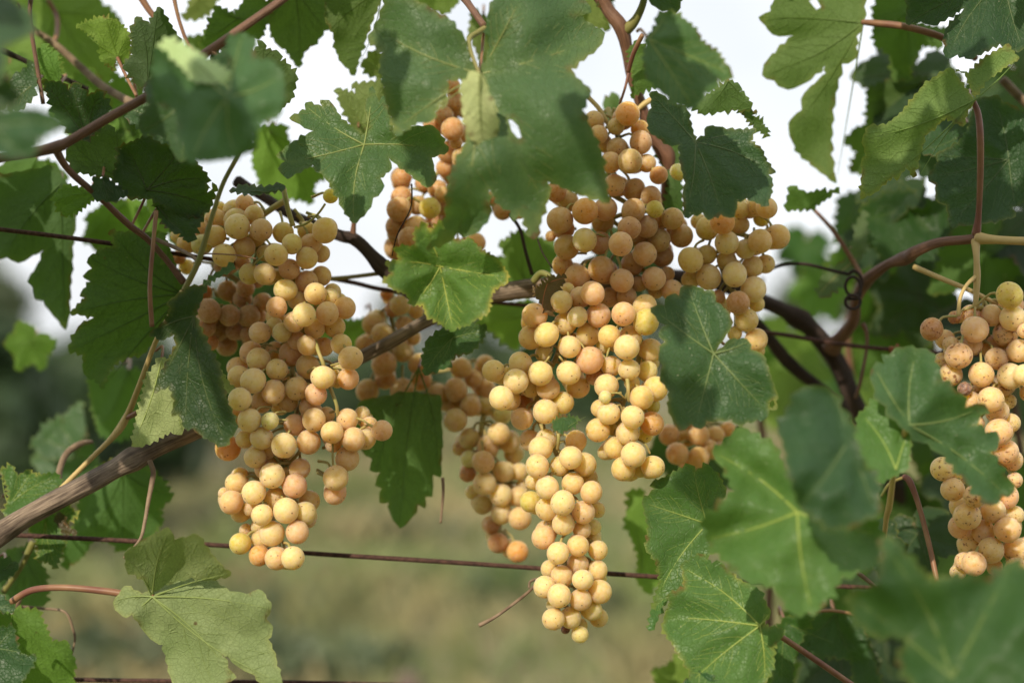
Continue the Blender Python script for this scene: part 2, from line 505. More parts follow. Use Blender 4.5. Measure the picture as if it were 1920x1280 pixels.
def foliage_material(name, a, b, trans=0.35):
    m, t = newmat(name)
    out = N(t, "ShaderNodeOutputMaterial"); tcn = N(t, "ShaderNodeTexCoord")
    n1 = N(t, "ShaderNodeTexNoise", i_Scale=4.0, i_Detail=5.0); t.links.new(tcn.outputs["Object"], n1.inputs["Vector"])
    c = mix(t, ramp(t, n1.outputs["Fac"], [(0.35, g(0)), (0.65, g(1))]), a, b)
    pr = N(t, "ShaderNodeBsdfPrincipled", i_Roughness=0.5); t.links.new(c, pr.inputs["Base Color"])
    tr = N(t, "ShaderNodeBsdfTranslucent"); t.links.new(c, tr.inputs["Color"])
    ms = N(t, "ShaderNodeMixShader"); ms.inputs[0].default_value = trans
    t.links.new(pr.outputs[0], ms.inputs[1]); t.links.new(tr.outputs[0], ms.inputs[2])
    t.links.new(ms.outputs[0], out.inputs[0])
    return m
M_FOL1 = foliage_material("row_foliage", (0.022, 0.052, 0.016, 1), (0.060, 0.10, 0.032, 1))
M_FOL2 = foliage_material("tree_foliage", (0.06, 0.09, 0.04, 1), (0.11, 0.14, 0.065, 1))
M_FOL0 = foliage_material("shade_tinted_row_foliage", (0.020, 0.045, 0.014, 1), (0.055, 0.095, 0.032, 1), .3)  # row foliage slightly darker, shade put into the colour
M_TRUNK = bark_material("trunk_bark", (0.06, 0.04, 0.03, 1), (0.17, 0.12, 0.085, 1))

# grass: blades and tufts over the near alley between the rows
rng = random.Random(3)
bv = []; bf = []
for _ in range(34000):
    y = 2.6 + 14 * rng.random() ** 1.2
    x = rng.uniform(-0.5, 0.5) * (2.5 + y * 0.95)
    if noise.noise(Vector((x * 0.55, y * 0.4, 1.3))) < -0.45: continue
    hgt = rng.uniform(0.04, 0.16) * (1.4 if noise.noise(Vector((x * 0.9, y * 0.7, 5.3))) > 0.1 else 0.8)
    an = rng.uniform(0, 6.28); w = rng.uniform(0.003, 0.008) * (1 + y * 0.06)
    dx, dy = math.cos(an) * w, math.sin(an) * w
    lx, ly = rng.gauss(0, 0.5) * hgt, rng.gauss(0, 0.5) * hgt
    z = ground_z(x, y)
    k = len(bv)
    bv += [(x - dx, y - dy, z - .01), (x + dx, y + dy, z - .01), (x + lx * .5 + dx * .6, y + ly * .5 + dy * .6, z + hgt * .7), (x + lx, y + ly, z + hgt)]
    bf += [(k, k + 1, k + 2), (k, k + 2, k + 3)]
m, t = newmat("grass_blades")
out = N(t, "ShaderNodeOutputMaterial"); tcn = N(t, "ShaderNodeTexCoord")
n1 = N(t, "ShaderNodeTexNoise", i_Scale=1.1, i_Detail=5.0); t.links.new(tcn.outputs["Object"], n1.inputs["Vector"])
c = mix(t, ramp(t, n1.outputs["Fac"], [(0.40, g(0)), (0.60, g(1))]), (0.26, 0.225, 0.11, 1), (0.095, 0.145, 0.040, 1))
pr = N(t, "ShaderNodeBsdfPrincipled", i_Roughness=0.6); t.links.new(c, pr.inputs["Base Color"])
t.links.new(pr.outputs[0], out.inputs[0])
tag(obj("grass", mesh("grass", bv, bf, False), None, m), label='dry and green grass covering the alley floor', cat='grass', kind='stuff')

# the next rows of vines, out of focus
def row_vine(x, y, h, w, n, seed, label, group, mat=M_FOL1):
    e = empty("grapevine", (x, y, ground_z(x, y)), label, "grapevine", group)
    tb = TubeMesh()
    pts = [Vector((0, 0, -0.05)), Vector((0.03, 0.02, 0.3)), Vector((-0.02, 0, 0.6)), Vector((0.02, 0, h * 0.6))]
    tb.tube(spline(pts, 4), [0.035] * 13, 8, 0.3, True, seed)
    tb.build("trunk", M_TRUNK, e)
    leafy("crown", [(0, 0, h * 0.68, w, 0.32, h * 0.34), (w * .5, 0, h * 0.5, w * .5, 0.3, h * 0.3), (-w * .5, 0, h * 0.58, w * .5, .3, h * .38)], n, 0.13, mat, e, seed)
    return e
spots = [(-5.2, 9.5, 1.45), (-3.9, 9.6, 1.40), (-2.7, 9.4, 1.12), (-6.6, 9.5, 1.5), (-4.4, 8.2, 1.2), (-2.3, 12.5, 1.15), (-3.6, 12.8, 1.25), (-1.2, 12.6, 1.0), (.4, 12.7, .95)]
for i, (x, y, h) in enumerate(spots):
    row_vine(x, y, h, 0.75, 750, 20 + i, "blurred dark green vine standing across the grassy alley on the left", "vines across the alley on the left")
for i, (x, y, h) in enumerate([(-2.45, 6.4, 1.28), (-3.2, 6.6, 1.3), (-2.0, 7.6, 1.16)]):
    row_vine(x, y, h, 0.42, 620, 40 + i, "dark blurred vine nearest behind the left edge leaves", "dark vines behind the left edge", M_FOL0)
for i in range(11):
    row_vine(-8.6 + i * 1.75, 19 + (i % 3) * 0.15, 1.15 + 0.18 * ((i * 7) % 4) / 3, 0.98, 420, 50 + i, "hazy green vine of the far row beyond the grass", "vines of the far row")
# unseen row added behind the camera to block low sky and deepen shade
for i in range(5):
    row_vine(-3.1 + i * 1.5, -1.75, 2.15, 0.9, 1300, 150 + i, "unseen vine added behind the camera to block sky light", "unseen vines added behind the camera")
# green weeds in the alley
rw = random.Random(8)
M_FOL3 = foliage_material("pale_weed", (0.15, 0.19, 0.055, 1), (0.24, 0.26, 0.10, 1))
M_FOL4 = foliage_material("dry_weed", (0.27, 0.19, 0.10, 1), (0.36, 0.29, 0.17, 1))
for mt, nb, nl, sd_, lab in ((M_FOL2, 30, 5200, 300, "blurred dark green weeds in patches in the grassy alley"), (M_FOL3, 34, 5200, 301, "blurred pale yellow-green weeds scattered in the alley grass"), (M_FOL4, 30, 4600, 302, "blurred dry straw-coloured weeds between the green ones")):
    wb = []
    for i in range(nb):
        y = 4.2 + 13 * rw.random(); x = rw.uniform(-.42, .42) * y
        wb.append((x, y, ground_z(x, y) + .06, rw.uniform(.2, .7), .22, rw.uniform(.06, .17) * (.5 + y * .06)))
    tag(leafy("weeds", wb, nl, .055, mt, None, sd_), lab, "weeds", None, 'stuff')
# the one stake top that pokes up at the bottom of the picture
tb = TubeMesh()
q = P(762, 1262, 2.1)
tb.tube([Vector((q.x, q.y, -0.1)), Vector((q.x, q.y, q.z * .6)), Vector((q.x + .005, q.y, q.z - .01)), Vector((q.x + .006, q.y, q.z))], [0.03, 0.03, 0.029, 0.018], 9, 0.2)
tag(tb.build("wooden_stake", M_TRUNK), "short dark brown wooden stake, its blurred top showing at the bottom edge", "stake")
# far trees
for i, (x, y, h, w) in enumerate([(-42, 110, 9, 9), (-24, 125, 8, 11), (-6, 118, 7, 9), (10, 130, 8.5, 12), (28, 120, 9, 10), (46, 112, 10, 10)]):
    e = empty("tree", (x, y, 0), "pale blurred tree on the horizon behind the far vine row", "tree", "trees on the horizon")
    TubeMesh().tube([Vector((0, 0, -0.2)), Vector((0.1, 0, h * .3)), Vector((0, 0, h * .6))], [0.4, 0.32, 0.15], 8, 0.2).build("trunk", M_TRUNK, e)
    leafy("crown", [(0, 0, h * .6, w * .55, 3, h * .38), (w * .3, 0, h * .45, w * .35, 3, h * .3), (-w * .3, .5, h * .5, w * .35, 3, h * .33)], 700, 1.1, M_FOL2, e, 90 + i)

# ------------------------------------------------------------------ the vines: canes
VINES = {
    'a': empty("grapevine", P(-40, 1010, 0.0), "old grapevine with woody brown canes and broad leaves around the hanging bunches", "grapevine"),
    'b': empty("grapevine", P(1690, 1000, 0.14), "grapevine at the right with a dark arching cane and a pale yellow shoot", "grapevine"),
    'c': empty("grapevine", P(1800, 1400, 0.30), "dense shaded grapevine foliage filling the space behind the right-hand leaves", "grapevine"),
}
CANES = []     # sample points for petioles

def cane(vine, kind, pts, zone='s', ridge=0.0, seg=8, name="cane", label=None, n=7, node=None):
    if node is None: node = 0.42 if name in ('cane', 'shoot') else 0.12
    """pts: (x, y, r_px, depth)"""
    q = []
    for (x, y, r, d) in pts:
        x, y = cv(zone, (x, y)); q.append((x, y, r, d))
    V4 = [Vector((a, b, d * 1000, r)) for (a, b, r, d) in q]
    sm = spline(V4, n)
    P3 = [P(v[0], v[1], v[2] / 1000) for v in sm]
    R = [max(v[3], 0.6) * K * (FOC + v[2] / 1000) for v in sm]
    if node:
        L = 0
        for i in range(1, len(P3)):
            L += (P3[i] - P3[i - 1]).length
            R[i] *= 1 + node * max(0, math.cos(L / 0.062 * math.pi)) ** 10
    e = VINES[vine]
    o = TubeMesh().tube(P3, R, seg, ridge, True, len(CANES)).build(name, BARK[kind], e, e.location)
    if label: o['label'] = label
    if name in ("cane", "shoot"):
        CANES.extend(P3[::2])
    return o

# main old cane, left
cane('a', 'old', [(-60, 1040, 26, .0), (0, 1000, 22, .0), (60, 962, 19, .0), (150, 915, 18, .0), (270, 850, 17, .01), (400, 792, 15, .035), (540, 725, 13, .06), (680, 668, 12, .055), (790, 607, 12, .045), (880, 562, 13, .045), (960, 545, 16, .045), (1060, 535, 17, .05), (1180, 520, 15, .07)], ridge=0.24, seg=18, n=12, label="gnarled grey-brown old cane")
cane('a', 'dark', [(440, 338, 8, .06), (495, 370, 9, .06), (545, 402, 10, .055), (632, 440, 12, .05), (668, 452, 13, .05), (720, 505, 12, .045), (760, 545, 11, .045), (830, 585, 9, .05)], ridge=0.16, seg=12, n=8, label="thick dark spur")
cane('a', 'red', [(660, 452, 7, .05), (663, 425, 5, .048), (665, 400, 3.5, .045)], name="petiole")
cane('a', 'red', [(-30, 301, 8, -.06), (0, 297, 8, -.06), (50, 290, 8, -.06), (108, 275, 11, -.06), (135, 262, 9, -.06), (215, 215, 8.5, -.06), (290, 172, 8.5, -.06), (375, 108, 8.5, -.06), (430, 70, 8, -.06), (545, -12, 7.5, -.06), (620, -80, 7, -.05)], seg=10, n=6, ridge=0.06)
cane('a', 'red', [(100, 270, 6, -.05), (128, 318, 6.5, -.04), (189, 372, 6, -.025), (240, 420, 6.5, -.01), (275, 447, 6, .0), (310, 485, 5.5, .005), (345, 530, 5, .01)], seg=8)
cane('a', 'tend', [(15, 28, 6, .10), (60, 55, 6, .10), (105, 85, 7, .10), (150, 125, 7, .10), (190, 160, 8, .09), (235, 187, 7, .08), (285, 218, 7, .07)], label="pale brown shoot in the upper left")
cane('a', 'dark', [(0, 93, 5, .04), (55, 118, 5, .05), (115, 145, 5, .06), (165, 168, 5, .07)])
cane('a', 'red', [(58, -5, 4, .02), (56, 40, 4, .02), (68, 115, 4, .02), (81, 195, 4, .02)], name="petiole")
cane('a', 'pink', [(90, 0, 4, .14), (106, 30, 4.5, .14), (107, 60, 5, .12), (102, 78, 4.5, .11)], name="petiole")
cane('a', 'pink', [(326, -5, 3.5, .03), (335, 35, 3.5, .03), (350, 78, 3.5, .03), (362, 95, 3, .03)], name="petiole")
cane('a', 'pink', [(262, -8, 6, .04), (280, 20, 6, .04), (300, 45, 5, .04)], name="petiole")
cane('a', 'pink', [(219, 105, 3, .02), (235, 140, 3, .01), (256, 180, 3.2, .0)], name="petiole")
# green shoot passing in front of the left bunch
cane('a', 'grn', [(470, 240, 4, -.05), (450, 285, 4.5, -.05), (418, 345, 4.5, -.045), (395, 415, 5, -.045), (372, 490, 6, -.04), (345, 545, 6, -.035)], name="shoot")
cane('a', 'yel', [(345, 545, 5.5, -.035), (318, 592, 5, -.03), (292, 640, 5, -.015), (262, 720, 5.5, .0), (238, 780, 6.5, .02), (215, 815, 5, .02), (170, 860, 5, .02), (110, 920, 5, .01)], name="shoot")
cane('a', 'pink', [(238, 782, 5, .02), (248, 778, 5, .015), (257, 772, 4, .01)], name="petiole")
cane('a', 'pink', [(293, 395, 4, -.03), (287, 460, 4, -.035), (281, 540, 4.2, -.035), (285, 612, 4.5, -.03)], name="petiole")
cane('a', 'tend', [(290, 448, 4, .0), (330, 465, 4, -.01), (360, 480, 3.5, -.03), (374, 495, 4, -.04)], name="tendril")
cane('a', 'pink', [(375, 475, 1.5, -.04), (440, 478, 1.3, -.035), (480, 485, 1.2, -.03)], name="tendril")
cane('a', 'tend', [(110, 905, 6, .04), (112, 880, 6, .05), (125, 850, 6, .06), (150, 832, 6, .07), (172, 828, 4, .08)], name="petiole")
cane('a', 'tend', [(280, 862, 4, .0), (287, 882, 4.5, .0), (286, 898, 5, .0), (278, 940, 4, -.005), (272, 975, 3.5, -.01), (262, 1012, 3, -.015), (232, 1046, 2.5, -.02)], name="tendril")
cane('a', 'tend', [(31, 1136, 2.5, .05), (80, 1140, 2.5, .05), (122, 1147, 2.5, .04), (137, 1180, 2.5, .04), (140, 1200, 2, .04), (134, 1230, 1.8, .04)], name="tendril")
cane('a', 'grn', [(62, 1015, 6, .06), (40, 1060, 6, .06), (5, 1110, 6, .06)], name="petiole")
cane('a', 'pink', [(21, 1128, 6, -.01), (60, 1106, 6.5, -.015), (120, 1101, 6.5, -.02), (200, 1108, 7, -.02), (250, 1116, 7.5, -.02), (286, 1119, 6, -.02)], name="petiole")
# shoots at the top
cane('a', 'red', [(1120, -20, 12, .03), (1140, 18, 12, .03), (1165, 52, 14, .03), (1176, 95, 11, .035), (1184, 140, 10, .04), (1200, 190, 10, .045), (1222, 250, 12, .05), (1252, 300, 12, .055), (1248, 350, 9, .06), (1240, 420, 10, .07), (1225, 480, 11, .08)], ridge=0.12, seg=12, label="purple-brown upright cane")
cane('a', 'grn', [(1172, 58, 8, .03), (1190, 40, 8, .025), (1204, 12, 7, .02), (1212, -20, 6, .02)])
cane('a', 'dark', [(1252, 302, 10, .055), (1268, 296, 5, .055), (1290, 285, 4, .05)], name="petiole")
cane('a', 'pink', [(1205, 65, 4, .0), (1188, 100, 4.5, .01), (1178, 135, 4, .02)], name="petiole")
cane('a', 'pink', [(1180, 130, 2.5, .02), (1172, 165, 2.5, .02), (1162, 195, 2.5, .025)], name="petiole")
cane('a', 'red', [(862, -15, 7, -.03), (880, 10, 7, -.04), (908, 50, 7, -.05)], name="shoot")
cane('a', 'grn', [(910, 54, 6, -.05), (895, 62, 5.5, -.06), (880, 74, 5, -.07), (884, 100, 4, -.08), (899, 139, 4, -.085)], name="petiole")
cane('a', 'yel', [(1090, 170, 4, .03), (1120, 200, 4.5, .03), (1132, 220, 5, .03), (1142, 235, 4, .03)], name="petiole")
cane('a', 'yel', [(1225, 185, 5, .03), (1208, 195, 5, .03), (1195, 206, 4, .03)], name="petiole")
cane('a', 'tend', [(830, 895, 3, .04), (831, 925, 2.8, .04), (826, 980, 2.5, .04)], name="tendril")
cane('a', 'dark', [(955, 400, 3, .05), (975, 430, 3.5, .05), (985, 470, 3.5, .05), (998, 515, 4, .05)], name="tendril")
cane('a', 'dark', [(1008, 448, 1.5, .02), (1018, 475, 1.5, .02), (1036, 503, 1.5, .02)], name="tendril")
cane('a', 'tend', [(898, 1172, 4, -.02), (930, 1155, 3.2, -.02), (975, 1122, 3.2, -.01), (1000, 1100, 3, 0), (1006, 1086, 3, .005), (994, 1090, 2.5, .01), (992, 1102, 2.2, .01)], name="tendril")
cane('a', 'dark', [(772, 345, 1.5, .02), (770, 390, 1.3, .015), (745, 440, 1.3, .01), (735, 480, 1.2, .01)], name="tendril")
cane('a', 'grn', [(620, 523, 4, .06), (660, 519, 4, .06), (715, 512, 4, .05)], name="tendril")
cane('a', 'grn', [(1000, 528, 6, .03), (1015, 512, 6, .025), (1035, 520, 5, .02)], name="petiole")
# right vine: the dark arch
cane('b', 'dark', [(1230, 520, 15, .10), (1330, 525, 15, .11), (1434, 566, 14, .12), (1500, 600, 15, .14), (1545, 645, 18, .15), (1575, 690, 18, .15), (1600, 750, 17, .15), (1640, 830, 19, .18), (1675, 905, 20, .22), (1705, 990, 20, .27), (1730, 1100, 20, .31), (1745, 1300, 22, .33)], ridge=0.2, seg=16, n=9, label="dark brown arching cane")
cane('b', 'dark', [(1395, 590, 9, .12), (1420, 606, 10, .13), (1469, 668, 13, .15), (1500, 698, 12, .16), (1535, 726, 11, .17), (1590, 780, 11, .18)], ridge=0.16, seg=12)
cane('b', 'red', [(1558, 652, 15, .14), (1585, 622, 12, .12), (1601, 598, 11, .11), (1606, 560, 10, .10), (1623, 528, 12, .085), (1640, 513, 11, .07), (1668, 494, 9, .055), (1702, 482, 10, .04), (1715, 473, 11, .03), (1760, 455, 9, .02), (1816, 449, 9, .01), (1834, 445, 10, .005)], ridge=0.1, seg=12, n=8, label="reddish brown branch rising to the pale shoot")
cane('b', 'yel', [(1828, 446, 9, .005), (1860, 449, 8, .0), (1925, 452, 8, -.01), (2010, 450, 8, -.02)], name="shoot", label="pale yellow shoot")
cane('b', 'pink', [(1830, 440, 8, .005), (1835, 400, 5.5, .0), (1838, 330, 6, -.01), (1838, 260, 6.5, -.02), (1834, 215, 6, -.02), (1825, 190, 5, -.02)], name="petiole")
cane('b', 'yel', [(1829, 450, 8, .005), (1831, 485, 5.5, .0), (1832, 520, 6.5, .0), (1829, 575, 4.5, .0)], name="petiole")
cane('b', 'yel', [(1830, 518, 4, .0), (1812, 535, 3.5, -.005), (1800, 560, 3.5, -.01), (1797, 592, 4, -.01)], name="petiole")
cane('b', 'yel', [(1713, 500, 5, .03), (1760, 520, 5, .02), (1820, 545, 4.5, .01), (1880, 575, 4, .01)], name="petiole")
cane('b', 'pink', [(1525, 392, 3, .10), (1560, 430, 4, .10), (1600, 490, 4.5, .10), (1618, 524, 5, .09)], name="petiole")
cane('b', 'red', [(1617, 606, 5, .10), (1625, 625, 3.5, .10), (1624, 660, 3, .10), (1612, 720, 3.5, .10), (1604, 745, 3, .11)], name="tendril")
cane('b', 'dark', [(1440, 506, 2.5, .09), (1470, 496, 3.2, .085), (1510, 495, 3.2, .08), (1560, 507, 3.2, .08), (1592, 514, 3.5, .08)], name="tendril")
coil = [(1592, 514)] + [(1600 + 17 * math.cos(a) * (1 - i * .02), 528 + 1.4 * i + 20 * math.sin(a)) for i, a in enumerate([x * 0.8 - 1.6 for x in range(12)])] + [(1588 + i * 1, 560) for i in range(1)] + [(1599 + 14 * math.cos(a), 566 + 13 * math.sin(a)) for a in [x * 0.7 + 3.3 for x in range(13)]]
cane('b', 'dark', [(x, y, 3, .075 - .001 * i) for i, (x, y) in enumerate(coil)], name="tendril", n=4, label="coiled dry tendril")
cane('b', 'yel', [(1704, 790, 6, -.10), (1690, 830, 5.5, -.09), (1678, 870, 5, -.07), (1668, 945, 6, -.05), (1662, 970, 5, -.04), (1657, 1020, 4, -.02)], name="petiole")
cane('b', 'pink', [(1695, 893, 5, .02), (1706, 903, 6, .015), (1722, 945, 5, .01), (1742, 1020, 5, .0), (1757, 1090, 5, -.01)], name="petiole")
cane('b', 'grn', [(1700, 893, 3, .02), (1670, 905, 3, .03), (1652, 930, 3, .04)], name="petiole")
cane('b', 'pink', [(1427, 1173, 4, -.04), (1460, 1190, 5.5, -.035), (1520, 1230, 6, -.03), (1600, 1285, 6, -.02)], name="petiole")
cane('b', 'pink', [(1515, 1147, 3, .04), (1560, 1144, 3.2, .04), (1610, 1152, 3, .04)], name="petiole")
cane('b', 'tend', [(1607, 1072, 4, .0), (1630, 1090, 4, .0), (1655, 1114, 3.5, .0)], name="petiole")
cane('b', 'pink', [(1615, 42, 4, .05), (1640, 44, 6, .05), (1700, 51, 6.5, .045), (1770, 72, 6.5, .04), (1830, 110, 6, .05)], name="petiole")
cane('b', 'tend', [(1878, 148, 7, .10), (1900, 170, 8, .10), (1930, 200, 8, .10)], name="petiole")
cane('b', 'grn', [(1330, 655, 2.5, .05), (1336, 640, 3, .04), (1340, 663, 4, -.05)], name="petiole")
# hidden upright shoots that carry the leaves above the picture
for i, (x, d) in enumerate([(-80, .10), (230, .16), (420, .12), (640, .13), (860, .10), (1010, .14)]):
    cane('a', 'red', [(x, -60, 7, d), (x + 25, -200, 6, d - .02), (x + 10, -380, 5, d - .03), (x + 40, -560, 4, d - .05)], name="shoot")
for i, (x, d) in enumerate([(1420, .22), (1600, .2), (1760, .24), (1900, .2), (2040, .15)]):
    cane('c', 'red', [(x, 1500, 9, d + .1), (x + 25, 1000, 8, d + .08), (x - 10, 650, 6, d + .06), (x + 10, 520, 4, d + .05)], name="shoot")

# ------------------------------------------------------------------ trellis wires
def wire(pts, r, label):
    V = spline([P(x, y, d) for (x, y, d) in pts], 8)
    e = empty("trellis_wire", V[0], label, "wire")
    TubeMesh().tube(V, [r] * len(V), 8, 0.10).build("strand", M_WIRE, e, V[0])
    return e
WR = 0.0016
w1 = wire([(-700, 345, .02), (-60, 423, .02), (0, 430, .02), (210, 457, .03), (620, 522, .07), (750, 547, .08), (1100, 585, .10), (1430, 622, .10), (1560, 643, .10), (1685, 656, .10), (1900, 668, .10), (2600, 700, .1)], WR, "rusty trellis wire running through the bunches above the old cane")
kn = TubeMesh()
q0, q1 = P(1668, 655, .10), P(1686, 656, .10)
kn.tube([q0 + (q1 - q0) * (i / 8) + Vector((0, math.cos(i * 2.4) * .0012, math.sin(i * 2.4) * .0012)) for i in range(9)], [0.0021] * 9, 8)
kn.tube([q0 + Vector((.003, 0, -.003)), q0 + Vector((.004, -.002, -.001)), q1 + Vector((-.001, 0, .004))], [0.0012] * 3, 6)
kn.build("wire_knot", M_RUST, w1, w1.location)['label'] = "rust-coloured twisted knot"
wire([(-700, 965, .03), (-60, 999, .03), (40, 1003, .03), (250, 1014, .035), (430, 1023, .04), (570, 1036, .04), (900, 1057, .04), (1235, 1081, .04), (1600, 1100, .05), (2600, 1160, .05)], WR * 1.05, "dark rusty trellis wire stretched low behind the tips of the bunches")
wire([(-700, 1262, .05), (90, 1273, .05), (300, 1276, .05), (560, 1279, .05), (1100, 1290, .05), (2600, 1310, .05)], WR, "thin trellis wire along the bottom edge under the pale leaf")

# ------------------------------------------------------------------ leaves
def pip(poly, x, y):
    c = False
    n = len(poly); j = n - 1
    for i in range(n):
        xi, yi = poly[i]; xj, yj = poly[j]
        if (yi > y) != (yj > y) and x < (xj - xi) * (y - yi) / (yj - yi + 1e-12) + xi:
            c = not c
        j = i
    return c

def area(poly):
    return 0.5 * sum(poly[i - 1][0] * poly[i][1] - poly[i][0] * poly[i - 1][1] for i in range(len(poly)))

def serrate(poly, tooth, depth, rng, smooth=()):
    sg = 1 if area(poly) > 0 else -1
    out = []
    n = len(poly)
    for i in range(n):
        a = Vector(poly[i]); b = Vector(poly[(i + 1) % n])
        d = b - a; L = d.length
        out.append((a.x, a.y))
        if L < 1e-9 or i in smooth: continue
        m = int(round(L / tooth))
        if m < 1: continue
        nr = Vector((d.y, -d.x)).normalized() * sg
        for k in range(m):
            s = (k + rng.uniform(-.12, .12)) / m
            dp = depth * (rng.uniform(0.9, 1.5) if rng.random() < .33 else rng.uniform(0.3, 0.9))
            if k: out.append(tuple(a + d * max(s, .02) - nr * dp * 0.12))
            out.append(tuple(a + d * ((k + 0.38) / m) + nr * dp * 0.62))
            out.append(tuple(a + d * ((k + rng.uniform(.55, .75)) / m) + nr * dp))
    return out

def seg_dist(px, py, segs):
    """distance of points to the nearest of the segments"""
    best = np.full(px.shape, 1e9)
    for (ax, ay, bx, by) in segs:
        dx, dy = bx - ax, by - ay
        l2 = dx * dx + dy * dy + 1e-12
        t = np.clip(((px - ax) * dx + (py - ay) * dy) / l2, 0, 1)
        best = np.minimum(best, np.hypot(px - (ax + t * dx), py - (ay + t * dy)))
    return best

def vein_net(poly, base, tips, rng, second=True, bow=0.06):
    prim = []; sec = []
    b = Vector(base)
    for tip in tips:
        t = Vector(tip); d = t - b; L = d.length
        nr = Vector((-d.y, d.x)) * bow * rng.uniform(-1, 1)
        line = [b + d * s * 0.96 + nr * math.sin(s * math.pi) for s in [i / 9 for i in range(10)]]
        prim.append((line, 1.0))
    if second:
        for line, _ in prim:
            L = (line[-1] - line[0]).length
            for side in (-1, 1):
                k = 0.22 + rng.uniform(0, .08)
                while k < 0.92:
                    i = min(int(k * 9), 8); f = k * 9 - i
                    p = line[i].lerp(line[i + 1], f)
                    d = (line[i + 1] - line[i]).normalized()
                    an = side * math.radians(rng.uniform(38, 52))
                    dd = Vector((d.x * math.cos(an) - d.y * math.sin(an), d.x * math.sin(an) + d.y * math.cos(an)))
                    q = [p]; step = L * 0.05
                    for _ in range(int(3 + 9 * (1 - k))):
                        an2 = -side * math.radians(3.0)
                        dd = Vector((dd.x * math.cos(an2) - dd.y * math.sin(an2), dd.x * math.sin(an2) + dd.y * math.cos(an2)))
                        nx = q[-1] + dd * step
                        if not pip(poly, nx.x, nx.y): break
                        # stop at the neighbouring primary vein
                        mind = min(min((nx - w).length for w in l2[1:]) for l2, _ in prim if l2 is not line) if len(prim) > 1 else 9e9
                        if mind < step * 1.0: break
                        q.append(nx)
                    if len(q) > 2: sec.append((q, 0.29 * (1 - 0.5 * k)))
                    k += rng.uniform(0.11, 0.16)
    return prim, sec

def blade(poly, holes, base, prim, spacing, rng):
    """triangulate a blade outline; returns points, tris, dist-to-vein, dist-to-margin"""
    xs = [p[0] for p in poly]; ys = [p[1] for p in poly]
    pts = [Vector(p) for p in poly]
    edges = [(i, (i + 1) % len(poly)) for i in range(len(poly))]
    for h in holes:
        o = len(pts)
        pts += [Vector(p) for p in h]
        edges += [(o + i, o + (i + 1) % len(h)) for i in range(len(h))]
    segs = [(poly[i - 1][0], poly[i - 1][1], poly[i][0], poly[i][1]) for i in range(len(poly))]
    for h in holes: segs += [(h[i - 1][0], h[i - 1][1], h[i][0], h[i][1]) for i in range(len(h))]
    gx = []; row = 0
    y = min(ys) + spacing * .5
    while y < max(ys):
        x = min(xs) + (spacing * .5 if row % 2 else 0)
        while x < max(xs):
            jx, jy = x + rng.uniform(-.2, .2) * spacing, y + rng.uniform(-.2, .2) * spacing
            if pip(poly, jx, jy) and not any(pip(h, jx, jy) for h in holes): gx.append((jx, jy))
            x += spacing
        y += spacing * .87; row += 1
    if gx:
        ga = np.array(gx)
        dm = seg_dist(ga[:, 0], ga[:, 1], segs)
        gx = [p for p, d in zip(gx, dm) if d > spacing * .42]
    pts += [Vector(p) for p in gx]
    vs, es, fs, ov, oe, of = geometry.delaunay_2d_cdt(pts, edges, [], 0, 1e-7 * max(1, spacing))
    tris = []
    for f in fs:
        c = (vs[f[0]] + vs[f[1]] + vs[f[2]]) / 3
        if len(f) == 3 and pip(poly, c.x, c.y) and not any(pip(h, c.x, c.y) for h in holes):
            tris.append(tuple(f))
    va = np.array([(v.x, v.y) for v in vs])
    dedge = seg_dist(va[:, 0], va[:, 1], segs)
    vs_seg = [(l[i][0], l[i][1], l[i + 1][0], l[i + 1][1]) for l, _ in prim for i in range(len(l) - 1)]
    dv = seg_dist(va[:, 0], va[:, 1], vs_seg) if vs_seg else np.full(len(va), 1e3)
    return va, tris, dv, dedge

def nearest_cane(p, lim):
    best = None; bd = lim
    for c in CANES:
        d = (c - p).length
        if d < bd: bd = d; best = c
    return best

